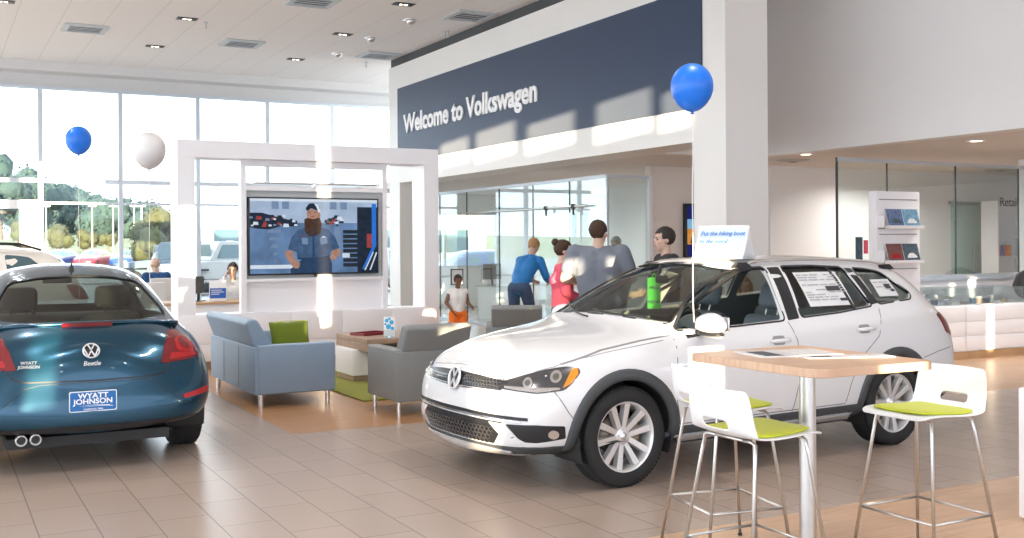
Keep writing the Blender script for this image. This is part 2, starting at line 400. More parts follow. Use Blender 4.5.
b=MB();b.box(.58,1.62,YB-.05,YB-.04,.2,2.38);b.obj('door_pane','winglass',d)
# far window inside the glass office
b=MB()
for x in(10.05,11.35,12.84):b.box(x,x+.06,YB-.02,YB+.1,1.0,2.38)
b.box(10.05,12.9,YB-.02,YB+.1,2.33,2.38);b.box(10.05,12.9,YB-.03,YB+.1,1.0,1.05)
w=struct('window_20',b,'alu');b=MB();b.box(10.1,12.85,YB+.03,YB+.04,1.05,2.33);b.obj('window_pane','winglass',w)
# office front wall and inner walls
b=MB();b.box(10.35,20,14.3,14.45,0,SZ);struct('wall_office_front',b,'warmwall')
b=MB();b.box(12.9,13.05,14.45,YB,0,SZ);struct('wall_office_side',b,'white')
# inner room behind the right glass: white back walls
b=MB();b.box(12.1,20,13.4,14.29,0,SZ);struct('wall_retail_back',b,'white')
# banner sign
YS0=NY+.40;YS1=19.95
sg=empty('wall_sign',(PX,15,3.2),0,'long dark navy wall sign with white welcome lettering, above the portal','sign')
def ch(o,p): o.parent=p;o.matrix_parent_inverse=p.matrix_basis.inverted();return o
b=MB();b.box(PX-.02,PX-.001,NY+.43,20.3,3.26,4.76);ch(b.obj('sign_panel','banner'),sg)
# lettering: reads from far end (left in view) to near
def signtext(txt,y0,y1,z,hgt):
    me=text_mesh(txt,1,depth=.01,bold=.032)
    xs=[v.co.x for v in me.vertices];x0,x1=min(xs),max(xs)
    T=frame((PX-.03,y0,z),(0,-1,0),(0,0,1))
    for v in me.vertices:
        v.co=Vector(((v.co.x-x0)/(x1-x0)*(y0-y1),v.co.y*hgt,v.co.z))
    me.transform(T);ch(link('sign_lettering',me,'lettering'),sg)
signtext('Welcome to Volkswagen',19.95,14.56,3.83,.50)
# under-sign low ceiling fascia highlights: glass office
def glass_run(name,lab,p0,p1,z0,z1,divs,header=True,label_cat='glass partition'):
    p0=Vector((*p0,0));p1=Vector((*p1,0));d=(p1-p0);Ln=d.length;a=math.atan2(d.y,d.x)
    e=empty(name,p0,a,lab,label_cat)
    for i in range(len(divs)-1):
        b=MB();b.box(divs[i]+.008,divs[i+1]-.008,-.006,.006,z0+.02,z1-.03);b.obj('glass_panel','glass',e)
    b=MB();b.box(0,Ln,-.03,.03,z1-.05,z1);b.obj('header_rail','alu' ,e)
    b=MB();b.box(0,Ln,-.02,.02,z0,z0+.04);b.obj('floor_channel','alu',e)
    for x in divs[1:-1]:
        b=MB();b.box(x-.006,x+.006,-.01,.01,z0+.04,z1-.05);b.obj('panel_joint','darkgrey',e)
    return e,Ln
gl,_=glass_run('glass_partition','tall clear glass office partition running back beside the portal',(9.5,14.3),(9.5,23.5),0,2.68,[0,1.15,2.4,3.7,5.1,6.4,7.8,9.2])
gf,_=glass_run('glass_partition','short clear glass office front beside the beige monitor wall',(9.5,14.3),(10.35,14.3),0,2.68,[0,.85])
b=MB();b.box(-.02,.02,-.02,.02,0,2.68);b.obj('corner_post','alu',gf)
b=MB();b.box(.80,.86,-.04,.04,0,2.68);b.obj('end_post','laminate',gf)
# sliding door rail with hangers
e=empty('sliding_door',(9.42,15.0,0),R(90),'clear glass sliding office door on a steel rail','door')
b=MB();b.cyl((-.2,0,2.20),(4.4,0,2.20),.018);b.obj('rail','brushed',e)
for x in(.2,1.1):
    b=MB();b.cyl((x,-.03,2.2),(x,.03,2.2),.04);b.box(x-.015,x+.015,-.012,.012,2.06,2.2);b.obj('hanger','darkgrey',e)
b=MB();b.box(0,1.35,-.006,.006,.03,2.1);b.obj('glass_panel','glass',e)
b=MB();b.tube([(.12,.05,.8),(.12,.05,1.5)],.014);b.obj('door_handle','brushed',e)
# right glass partition on a knee wall
gr,_=glass_run('glass_partition','frosted-edge glass showroom partition above the white counters on the right',(10.75,10.6),(14.82,10.6),1.06,2.72,[0,.95,2.35,3.75,4.07])
b=MB();b.box(-.012,.012,-.012,.012,1.06,2.72);b.obj('corner_post','darkgrey',gr)
b=MB();b.box(10.75,20,10.55,10.72,0,1.05);struct('wall_knee',b,'laminate')
b=MB();b.box(10.7,20,10.5,10.75,1.02,1.06);struct('trim_1',b,'alu')
b=MB();b.box(14.85,15.3,10.35,10.85,0,SZ);struct('wall_right_post',b,'laminate')
_=0 and glass_run('glass_partition','glass return panel running back from the right partition corner',(10.75,10.62),(10.75,14.28),0.0,2.72,[0,1.8,3.66])
# base boards
b=MB();b.box(10.36,20,14.28,14.3,0,.1);struct('baseboard_office',b,'darkgrey')
b=MB();b.box(PX-.015,PX,NY-.015,NY+.62,0,.12);b.box(PX,PX+.6,NY-.015,NY,0,.12);struct('baseboard_column',b,'brushed')
# ceiling fittings ------------------------------------------------
M['lampglow']=mat('lamp_glow',(1,.9,.75),.5,emit=(1,.86,.66),es=8)
def downlight(x,y,z,lab,double=True,r=.045):
    e=empty('downlight',(x,y,z),0,lab,'ceiling light','recessed downlights in the showroom ceiling')
    w=.17 if double else .1
    b=MB();b.box(-w,w,-.1,.1,-.012,.03);b.obj('trim_frame','black',e,bev=.004)
    for i,s in enumerate((-.09,.09) if double else (0,)):
        b=MB();b.lathe([(.058,-.016),(.068,-.018),(.068,-.010),(.058,-.010)],20,Matrix.Translation((s,0,0)),closed=True);b.obj('lamp_ring','darkgrey',e)
        b=MB();b.cyl((s*.45,0,-.016),(s*.45,0,-.0135),.030);b.obj('bulb','lampglow',e)
    return e
def ceilpt(px,py,z=CZ):
    x=px-512;y=py-244.5;c,s=math.cos(-roll),math.sin(-roll);x,y=x*c-y*s,x*s+y*c
    d=Vector((math.sin(yaw),math.cos(yaw),0))+Vector((math.cos(yaw),-math.sin(yaw),0))*x/F+Vector((0,0,-1))*y/F
    t=(z-1.57)/d.z;return (d.x*t,d.y*t,z)
DL=[(187,18.5),(155,46),(129,68),(257,77),(403.6,4),(342.7,34),(295.7,59),(372,86),(3,1)]
DN=['nearest the left ceiling vent, top of a row of three','middle of the row of three above the blue balloon','farthest of the row above the blue balloon','between the far left vent and the television wall','topmost, by the top edge of the picture','second from the top of the middle row','third from the top of the middle row','nearest the far end of the navy sign','in the very top left corner of the picture']
for (px,py),n in zip(DL,DN):
    x,y,z=ceilpt(px,py);o=downlight(x,y,z,'black double recessed downlight, '+n);
    o['label']='black twin recessed downlight, '+n
M['grille']=mat('vent_metal',(.5,.52,.53),.5,metal=.2,var=.05)
for (px,py),n in zip([(85,28),(242,43),(470,15.5),(378.4,55),(313,1)],['above the two left balloons','above the television wall frame','beside the top edge of the navy sign','nearest the far corner of the navy sign','cut off by the top edge of the picture']):
    x,y,z=ceilpt(px,py)
    e=empty('ceiling_vent',(x,y,z),0,'grey square louvred ceiling vent '+n,'vent','ceiling vents')
    b=MB();b.box(-.36,.36,-.36,-.27,-.03,.0);b.box(-.36,.36,.27,.36,-.03,0);b.box(-.36,-.27,-.27,.27,-.03,0);b.box(.27,.36,-.27,.27,-.03,0);b.obj('frame','grille',e)
    b=MB();b.box(-.27,.27,-.27,.27,-.006,0.0);b.obj('backing','darkgrey',e)
    b=MB()
    for k2 in range(4):
        q=-.195+k2*.13;b.box(-.27,.27,q-.018,q+.018,-.025,-.019,T=None)
    b.obj('louvres','grille',e)
for (px,py),n in zip([(409.6,20),(370,38),(336.7,53.5)],['nearest','middle','farthest']):
    x,y,z=ceilpt(px,py)
    e=empty('eyeball_spotlight',(x,y,z),0,'small swivelling ceiling spotlight aimed at the navy sign, '+n+' of three','ceiling light','spotlights aimed at the sign')
    b=MB();b.lathe([(.06,-.02),(.12,-.012),(.12,0)],20);b.obj('collar','chrome',e)
    b=MB();b.ell((.02,0,-.02),(.08,.08,.07));b.obj('eyeball','brushed',e)
for (px,py),n in zip([(206,22),(366,62),(445,31),(448,31)],['left of centre','near the sign','by the sign, first of a close pair','by the sign, second of a close pair']):
    x,y,z=ceilpt(px,py)
    e=empty('ceiling_hook',(x,y,z),0,'tiny metal ceiling hook '+n,'hook','ceiling hooks')
    b=MB();b.cyl((0,0,0),(0,0,-.12),.012);b.cyl((0,0,-.01),(0,0,0),.04);b.obj('hook_rod','grille',e)
# lower ceiling can lights
for (px,py),n in zip([(976,140.6),(806,154)],['over the right counters','beside the glass corner']):
    x,y,z=ceilpt(px,py,SZ)
    e=empty('downlight',(x,y,z),0,'small round white recessed lamp in the lower ceiling '+n,'ceiling light','round lamps in the lower ceiling')
    b=MB();b.lathe([(.075,-.01),(.11,-.012),(.12,0)],24);b.obj('lamp_ring','laminate',e)
    b=MB();b.cyl((0,0,-.008),(0,0,-.004),.075);b.obj('bulb','lampglow',e)
for (px,py),n in zip([(793,160),(1000,170)],['right of the white column','near the right edge of the picture']):
    x,y,z=ceilpt(px,py,SZ)
    e=empty('air_diffuser',(x,y,z),0,'round dark slotted air diffuser in the lower ceiling '+n,'vent','round diffusers in the lower ceiling')
    b=MB();b.lathe([(0.05,-.03),(.10,-.03),(.13,-.01),(.2,-.02),(.25,-.008),(.26,0)],28);b.obj('diffuser_cone','grille',e)
    b=MB();b.cyl((0,0,-.035),(0,0,-.03),.06);b.obj('centre_disc','darkgrey',e)
# ------------------------------------------------------------------ car building
class Surf: pass
def loft(stations,bow,tail,level=2,scale=(1,1,1)):
    """stations:(x,[9 (y,z)]) ; bow/tail: list of (dx list per point or scalar, yscale)"""
    rows=[]
    for x,pts in stations: rows.append([(x,y,z) for y,z in pts])
    x0,p0=stations[0]
    bw=[[(x+(xo[i] if xo else 0),p0[i][0]*f,z) for i,(z) in enumerate([q[1] for q in pts])] for x,f,xo,pts in bow]
    x1,p1=stations[-1]
    tl=[[(x+(xo[i] if xo else 0),p1[i][0]*f,z) for i,(z) in enumerate([q[1] for q in pts])] for x,f,xo,pts in tail]
    rows=bw[::-1]+rows+tl
    b=bmesh.new();n=len(rows);vs={}
    for i,rw in enumerate(rows):
        for j,(x,y,z) in enumerate(rw):
            for s in (-1,1):
                if j in(0,8) and s==1: vs[i,j,1]=vs[i,j,-1];continue
                vs[i,j,s]=b.verts.new((x*scale[0],y*s*scale[1],z*scale[2]))
    for i in range(n-1):
        for j in range(8):
            for s in(-1,1):
                q=[vs[i,j,s],vs[i+1,j,s],vs[i+1,j+1,s],vs[i,j+1,s]]
                try:b.faces.new(q if s==1 else q[::-1])
                except ValueError:pass
    bmesh.ops.remove_doubles(b,verts=b.verts,dist=1e-4)
    bmesh.ops.recalc_face_normals(b,faces=b.faces)
    me=bpy.data.meshes.new('loft');b.to_mesh(me);b.free()
    o=bpy.data.objects.new('loft',me);COL.objects.link(o);m=o.modifiers.new('s','SUBSURF');m.levels=level;m.render_levels=level
    r=baked(o);drop(o)
    for p in r.polygons:p.use_smooth=True
    s=Surf();s.me=r;s.bvh=BVHTree.FromPolygons([v.co for v in r.vertices],[tuple(p.vertices) for p in r.polygons])
    s.vn=[v.normal.copy() for v in r.vertices];s.pv=[tuple(p.vertices) for p in r.polygons];s.co=[v.co.copy() for v in r.vertices]
    return s
def snormal(s,p):
    loc,nrm,idx,d=s.bvh.find_nearest(p)
    if idx is None:return Vector((0,0,1)),loc
    ws=[];t=Vector()
    for v in s.pv[idx]:
        w=1/(((s.co[v]-loc).length)**2+1e-6);t+=s.vn[v]*w
    return t.normalized(),loc
def set_normals(me,s,tol=.002,cosl=.5,offs=0):
    ls=[]
    cache={}
    for p in me.polygons:
        p.use_smooth=True
        for vi in p.vertices:
            if vi not in cache:
                nn,loc=snormal(s,me.vertices[vi].co);cache[vi]=(nn,(loc-me.vertices[vi].co).length<tol+offs)
            nn,ok=cache[vi]
            ls.append(nn if ok and nn.dot(p.normal)>cosl else p.normal)
    me.normals_split_custom_set(ls)
def patch(s,poly,view,off=.003,thick=.004,grid=.05,name='p',m='black',parent=None,smoothn=True):
    """poly in view plane, projected on the surface. view: (dir3, u3, v3)"""
    d,u,v=[Vector(q) for q in view];d.normalize();u.normalize();v.normalize()
    b=bmesh.new();f=b.faces.new([b.verts.new((p[0],p[1],0)) for p in poly]);bmesh.ops.triangulate(b,faces=[f],ngon_method='EAR_CLIP')
    xs=[p[0] for p in poly];ys=[p[1] for p in poly]
    for ax,(lo,hi) in enumerate(((min(xs),max(xs)),(min(ys),max(ys)))):
        k=math.floor(lo/grid)+1
        while k*grid<hi-1e-4:
            co=[0,0,0];co[ax]=k*grid;no=[0,0,0];no[ax]=1
            bmesh.ops.bisect_plane(b,geom=b.verts[:]+b.edges[:]+b.faces[:],plane_co=co,plane_no=no,dist=1e-5);k+=1
    norm={}
    for w in b.verts:
        o=u*w.co.x+v*w.co.y-d*6
        loc,nr,idx,dist=s.bvh.ray_cast(o,d)
        if loc is None:
            loc,nr,idx,dist=s.bvh.find_nearest(u*w.co.x+v*w.co.y-d*1.2)
        nn,_=snormal(s,loc)
        if nn.dot(d)>0:nn=-nn
        w.co=loc+nn*off;norm[w]=nn
    b.normal_update()
    fl=[f for f in b.faces]
    if fl and sum((f.normal.dot(d))*f.calc_area() for f in fl)>0: bmesh.ops.reverse_faces(b,faces=fl)
    if thick:
        bd=[e for e in b.edges if e.is_boundary]
        r=bmesh.ops.extrude_edge_only(b,edges=bd)
        nv=[e for e in r['geom'] if isinstance(e,bmesh.types.BMVert)]
        # match new verts to old by position
        old={tuple(round(c,6) for c in w.co):norm[w] for w in norm}
        for w in nv:
            nn=old.get(tuple(round(c,6) for c in w.co),Vector((0,0,1)));w.co=w.co-nn*thick
    me=bpy.data.meshes.new(name);b.to_mesh(me);b.free()
    set_normals(me,s,.002,.4,abs(off)) if smoothn else None
    return link(name,me,m,parent)
def V_side(sy): return ((0,-sy,0),(1,0,0),(0,0,1))   # sy=-1 near (y<0) side
V_FRONT=((1,0,0),(0,1,0),(0,0,1));V_REAR=((-1,0,0),(0,1,0),(0,0,1));V_TOP=((0,0,-1),(1,0,0),(0,1,0))
def line_poly(pts,w):
    """thin closed strip around a polyline"""
    L=[];Rr=[];n=len(pts)
    for i,p in enumerate(pts):
        p=Vector(p);a=Vector(pts[max(i-1,0)]);c=Vector(pts[min(i+1,n-1)]);t=(c-a).normalized();nn=Vector((-t.y,t.x))*w/2
        L.append(tuple(p+nn));Rr.append(tuple(p-nn))
    return L+Rr[::-1]
def inset_poly(pts,d):
    n=len(pts);c=Vector((sum(p[0] for p in pts)/n,sum(p[1] for p in pts)/n));out=[]
    ar=sum(pts[i][0]*pts[(i+1)%n][1]-pts[(i+1)%n][0]*pts[i][1] for i in range(n));sg=1 if ar>0 else -1
    for i in range(n):
        p=Vector(pts[i]);e1=(p-Vector(pts[i-1])).normalized();e2=(Vector(pts[(i+1)%n])-p).normalized()
        n1=Vector((-e1.y,e1.x))*sg;n2=Vector((-e2.y,e2.x))*sg;m=(n1+n2)
        m=m/max(m.length_squared,.5)*2 if m.length>1e-6 else n1
        out.append(tuple(p+m*d*.5*(1 if True else 0)*1.0*2/2))
    return out
def carbody(s,name,mats,parent,cutters,thick=.03):
    me=s.me.copy()
    o=bpy.data.objects.new(name,me);COL.objects.link(o)
    for m in mats:me.materials.append(M[m])
    sm=o.modifiers.new('sol','SOLIDIFY');sm.thickness=thick;sm.offset=-1;sm.material_offset=1;sm.material_offset_rim=0
    cs=[]
    for grp in ([q for q in cutters if q[0]!='x'],[q for q in cutters if q[0]=='x']):
        cm=cutter_mesh(grp)
        c=bpy.data.objects.new('cut',cm);COL.objects.link(c);cs.append(c)
        for m in mats:cm.materials.append(M[m])
        bo=o.modifiers.new('b','BOOLEAN');bo.object=c;bo.operation='DIFFERENCE';bo.solver='EXACT'
    r=baked(o);drop(o)
    for c in cs:drop(c)
    set_normals(r,s)
    r.name=name;o=bpy.data.objects.new(name,r);COL.objects.link(o);o.parent=parent
    return o
def cutter_mesh(items):
    b=MB()
    for it in items:
        if it[0]=='y': b.prism(it[1],it[2],it[3],'y')
        elif it[0]=='x': b.prism(it[1],it[2],it[3],'x')
        elif it[0]=='cyl': _,x,z,r,y0,y1=it;b.prism([(x+r*math.cos(2*PI*k/40),z+r*math.sin(2*PI*k/40)) for k in range(40)],y0,y1,'y')
    bmesh.ops.recalc_face_normals(b.bm,faces=b.bm.faces)
    me=bpy.data.meshes.new('cut');b.bm.to_mesh(me);b.bm.free();return me
def wheel(parent,x,y,side,r=.325,w=.215,spokes=10,turn=0,rimr=.228,detail=True,name='wheel',style=0):
    """side -1: outer face towards -y"""
    e=bpy.data.objects.new(name,None);COL.objects.link(e);e.parent=parent;e.location=(x,y,r);e.rotation_euler=(Matrix.Rotation(R(90 if side<0 else -90),4,'X')@Matrix.Rotation(turn,4,'Z')).to_euler()
    # local z = outwards
    b=MB();h=w/2
    b.lathe([(rimr-.006,-h*.8),(rimr+.02,-h*.95),(r-.05,-h*1.0),(r-.018,-h*.93),(r-.004,-h*.75),(r,-h*.5),(r,h*.5),(r-.004,h*.75),(r-.018,h*.93),(r-.05,h*1.0),(rimr+.02,h*.98),(rimr-.002,h*.86)],56)
    if detail:
        for k in range(72):
            a=2*PI*k/72;ca,sa=math.cos(a),math.sin(a)
            T=Matrix.Rotation(a,4,'Z')
            b.box(r-.004,r+.0015,-.010,.010,-h*.80,-h*.18,T=T);b.box(r-.004,r+.0015,-.010,.010,h*.18,h*.80,T=T)
        for zz in(-.045,.0,.045): pass
    b.obj('tyre','rubber',e)
    b=MB();b.lathe([(rimr-.008,-h*.8),(rimr-.02,-h*.5),(rimr-.03,0),(rimr-.022,h*.55),(rimr-.012,h*.80),(rimr+.001,h*.88),(rimr+.001,h*.80),(rimr-.006,h*.74)],48)
    n=spokes
    for k in range(n):
        a=2*PI*k/n
        T=Matrix.Rotation(a,4,'Z')
        wa=.016;wb=.035
        off=.008*(1 if k%2 else -1)
        z0=h*.62
        vs=[(.04,-wa+off*.3,z0-.01),(.04,wa+off*.3,z0-.01),(rimr-.012,wb*.62-off,z0+.012),(rimr-.012,-wb*.62-off,z0+.012),
            (.04,-wa+off*.3-.006,z0-.05),(.04,wa+off*.3+.006,z0-.05),(rimr-.012,wb*.8-off,z0-.03),(rimr-.012,-wb*.8-off,z0-.03)]
        b.faces(vs,[(0,1,2,3),(7,6,5,4),(0,4,5,1),(1,5,6,2),(2,6,7,3),(3,7,4,0)],False,T)
    b.lathe([(0,h*.62+.004),(.028,h*.62+.004),(.05,h*.62-.004),(.062,h*.5),(.06,h*.2)],32)
    rim=b.obj('rim','rim',e,bev=.002)
    b=MB();b.lathe([(0,.0),(.14,.0),(.14,-.02),(.0,-.02)],32);b.box(.07,.15,-.06,.06,-.03,.03);b.obj('brake_disc','brake',e)
    b=MB();b.lathe([(0,h*.62+.010),(.022,h*.62+.009),(.027,h*.62+.003)],24);b.obj('hub_cap','lampchrome',e)
    b=MB()
    for k in range(5):
        a=2*PI*k/5+.3;b.cyl((.045*math.cos(a),.045*math.sin(a),h*.62-.02),(.045*math.cos(a),.045*math.sin(a),h*.62+.001),.007,n=6)
    b.obj('wheel_bolts','brushed',e)
    return e
def vw_badge(name,parent,Mx,r,m='badge',ring=True):
    b=MB()
    b.lathe([(r,-.004),(r,.004),(r*.95,.008),(r*.88,.008),(r*.84,.004),(r*.84,-.004)],40)
    def seg(p,q,w):
        p=Vector(p)*r;q=Vector(q)*r;t=(q-p).normalized();nn=Vector((-t.y,t.x))*w*r
        b.prism([tuple(p+nn),tuple(p-nn),tuple(q-nn),tuple(q+nn)],-.003,.006)
    w=.075
    seg((-.40,.82),(0,.10),w);seg((.40,.82),(0,.10),w)           # V
    seg((-.82,.28),(-.38,-.76),w);seg((-.38,-.76),(0,-.02),w);seg((0,-.02),(.38,-.76),w);seg((.38,-.76),(.82,.28),w)
    b.bm.transform(Mx)
    return b.obj(name,m,parent)
def seat(parent,x,y,m='intgrey',rear=False,name='front_seat',w=.25):
    e=bpy.data.objects.new(name,None);COL.objects.link(e);e.parent=parent;e.location=(x,y,0)
    b=MB();b.box(-.28,.26,-w,w,.30,.50,bev=.06);b.obj('seat_cushion',m,e)
    b=MB();T=Matrix.Translation((.24,0,.42))@Matrix.Rotation(R(17),4,'Y')
    b.box(-.07,.07,-w+.01,w-.01,.0,.62,bev=.06,T=T);b.box(-.09,-.03,-w,-w+.08,.05,.5,bev=.028,T=T);b.box(-.09,-.03,w-.08,w,.05,.5,bev=.028,T=T);b.obj('seat_back',m,e)
    b=MB();b.box(-.055,.055,-.14,.14,.67,.86,bev=.05,T=T);b.obj('headrest',m,e)
    b=MB();b.cyl(T@Vector((0,-.06,.58)),T@Vector((0,-.06,.70)),.007);b.cyl(T@Vector((0,.06,.58)),T@Vector((0,.06,.70)),.007);b.obj('headrest_post','chrome',e)
    return e
def steering(parent,x,y,z):
    b=MB();T=Matrix.Translation((x,y,z))@Matrix.Rotation(R(-68),4,'Y')
    ring=[T@Vector((.185*math.cos(2*PI*k/28),.185*math.sin(2*PI*k/28),0)) for k in range(28)]
    b.tube(ring,.016,closed=True);b.cyl(T@Vector((0,0,-.03)),T@Vector((0,0,.03)),.06)
    for a in(0,PI/2,-PI/2):b.cyl(T@Vector((0,0,0)),T@Vector((.18*math.cos(a+PI),.18*math.sin(a+PI),0)),.016)
    return b.obj('steering_wheel','intdark',parent)
# golf -------------------------------------------------------------
GST=[(-.56,[(0,.22),(.72,.22),(.82,.34),(.84,.52),(.80,.68),(.68,.765),(.52,.80),(.28,.83),(0,.84)]),
(-.30,[(0,.20),(.78,.20),(.875,.36),(.895,.58),(.855,.775),(.73,.855),(.56,.885),(.30,.91),(0,.92)]),
(0,[(0,.20),(.80,.20),(.89,.36),(.905,.62),(.875,.82),(.76,.905),(.58,.935),(.30,.96),(0,.97)]),
(.33,[(0,.20),(.80,.20),(.895,.36),(.905,.64),(.885,.86),(.79,.945),(.60,.985),(.32,1.01),(0,1.02)]),
(.46,[(0,.20),(.80,.20),(.895,.36),(.905,.65),(.888,.875),(.815,.955),(.66,1.03),(.36,1.085),(0,1.10)]),
(.78,[(0,.20),(.80,.20),(.895,.36),(.905,.66),(.892,.89),(.825,.975),(.655,1.21),(.38,1.265),(0,1.28)]),
(1.14,[(0,.20),(.80,.20),(.895,.36),(.905,.67),(.895,.90),(.83,.99),(.60,1.365),(.36,1.425),(0,1.44)]),
(1.35,[(0,.20),(.80,.20),(.895,.36),(.905,.68),(.895,.905),(.835,1.0),(.585,1.40),(.36,1.455),(0,1.468)]),
(1.95,[(0,.20),(.80,.20),(.895,.36),(.905,.69),(.895,.93),(.84,1.03),(.58,1.415),(.36,1.472),(0,1.485)]),
(2.5,[(0,.20),(.80,.20),(.895,.36),(.91,.70),(.90,.95),(.835,1.06),(.575,1.405),(.36,1.458),(0,1.472)]),
(2.9,[(0,.21),(.79,.22),(.89,.36),(.905,.72),(.885,.97),(.815,1.075),(.565,1.375),(.35,1.43),(0,1.445)]),
(3.15,[(0,.22),(.77,.24),(.87,.37),(.89,.70),(.865,.95),(.79,1.06),(.56,1.33),(.34,1.385),(0,1.40)]),
(3.34,[(0,.24),(.74,.26),(.845,.38),(.865,.66),(.83,.90),(.76,1.00),(.59,1.14),(.35,1.19),(0,1.205)]),
(3.46,[(0,.26),(.70,.28),(.80,.38),(.82,.62),(.78,.86),(.70,.95),(.56,.99),(.33,1.01),(0,1.015)])]
NP=[(0,.22),(.72,.22),(.82,.32),(.84,.48),(.80,.61),(.68,.69),(.52,.735),(.28,.762),(0,.775)]
GB=[(-.68,.86,[.07,.04,.01,0,0,.01,.02,.04,.05],NP),(-.755,.62,[.08,.05,.01,0,.01,.03,.05,.08,.10],NP),(-.79,.30,[.08,.05,.01,0,.015,.035,.065,.10,.125],NP),(-.80,0,[.08,.05,.01,0,.015,.035,.065,.10,.125],NP)]
TP=[(0,.28),(.70,.30),(.80,.40),(.82,.60),(.78,.80),(.70,.90),(.56,.95),(.33,.975),(0,.98)]
GT=[(3.545,.87,[-.03,0,.02,.01,0,-.03,-.05,-.06,-.06],TP),(3.59,.5,[-.03,0,.03,.01,0,-.03,-.06,-.07,-.08],TP),(3.60,0,[-.03,0,.03,.01,0,-.03,-.06,-.07,-.08],TP)]
G=loft(GST,GB,GT,3)
winF=rp([(.50,.985),(.74,1.165),(.98,1.285),(1.18,1.355),(1.36,1.378),(1.555,1.385),(1.475,1.015),(1.0,.995)],.03)
winR=rp([(1.655,1.03),(1.735,1.388),(2.05,1.388),(2.38,1.372),(2.44,1.085),(2.05,1.05)],.03)
winC=rp([(2.525,1.095),(2.50,1.365),(2.66,1.352),(2.80,1.33),(3.0,1.16),(2.95,1.12)],.035)
wsh=rp([(-.70,1.025),(-.665,1.07),(-.545,1.375),(-.3,1.412),(0,1.42),(.3,1.412),(.545,1.375),(.665,1.07),(.70,1.025),(.4,1.055),(0,1.065),(-.4,1.055)],.02)
rsh=rp([(-.60,1.06),(-.50,1.31),(.50,1.31),(.60,1.06)],.05)
def stripq(s,A,B,view,off,thick,name,m,parent,rows=3):
    dd,u,v=[Vector(q) for q in view];b=bmesh.new();gr_=[]
    for p,q in zip(A,B):
        r_=[]
        for k in range(rows+1):
            t=k/rows;w=u*(p[0]+(q[0]-p[0])*t)+v*(p[1]+(q[1]-p[1])*t)
            loc=s.bvh.ray_cast(w-dd*6,dd)[0]
            if loc is None: loc=s.bvh.find_nearest(w-dd*1.0)[0]
            e_=1 if 0<k<rows else .55
            r_.append(b.verts.new(loc+snormal(s,loc)[0]*off*e_))
        gr_.append(r_)
    for i in range(len(gr_)-1):
        for k in range(rows): b.faces.new((gr_[i][k],gr_[i+1][k],gr_[i+1][k+1],gr_[i][k+1]))
    ex_=bmesh.ops.extrude_edge_only(b,edges=[e for e in b.edges if e.is_boundary])
    for w in [g for g in ex_['geom'] if isinstance(g,bmesh.types.BMVert)]: w.co=w.co-snormal(s,w.co)[0]*thick
    bmesh.ops.recalc_face_normals(b,faces=b.faces)
    me=bpy.data.meshes.new(name);b.to_mesh(me);b.free()
    for p in me.polygons:p.use_smooth=True
    return link(name,me,m,parent)
golf=empty('station_wagon',(3.877,6.578,0),R(3.5),'white station wagon with black wheel arch cladding, front left of the bar table','car')
AR=.375
cuts=[('y',winF,-1.2,1.2),('y',winR,-1.2,1.2),('y',winC,-1.2,1.2),('x',wsh,.2,1.30),('x',rsh,3.05,3.6)]
for x in(0,2.63):
    for a,b_ in((-1.3,-.56),(.56,1.3)): cuts.append(('cyl',x,.325,AR,a,b_))
carbody(G,'body',['golfpaint','intgrey2'],golf,cuts)
def liner(parent,x,r,s,z=.325,y0=.56,y1=.875):
    b=MB();n=24
    pts=[(r*math.cos(PI*(k/n*1.24-.12)),r*math.sin(PI*(k/n*1.24-.12))) for k in range(n+1)]
    vs=[(x+a,s*y0,z+c) for a,c in pts]+[(x+a,s*y1,z+c) for a,c in pts]
    b.faces(vs,[(i,i+1,n+2+i,n+1+i) for i in range(n)],True)
    b.faces([(x,s*y0,z-.1)]+[(x+a,s*y0,z+c) for a,c in pts],[(0,i+1,i+2) for i in range(n)])
    return b.obj('wheel_well_liner','intdark',parent)
def underbody(parent,x0,x1,w=.55,z=.24,m='intdark'):
    b=MB();b.box(x0,x1,-w,w,z-.02,z+.03);b.box(x0+.4,x1-.5,-.80,.80,z-.02,z+.02) ;return b.obj('underbody',m,parent)
for s in(-1,1):
    for x,nm in((0,'f'),(2.63,'r')): liner(golf,x,AR-.002,s)
b=MB();b.box(.42,2.2,-.78,.78,.22,.26);b.box(-.5,3.2,-.54,.54,.21,.25);b.obj('underbody','intdark',golf)
for s in(-1,1):
    wheel(golf,0,s*.775,s,turn=.15);wheel(golf,2.63,s*.775,s,turn=.5)
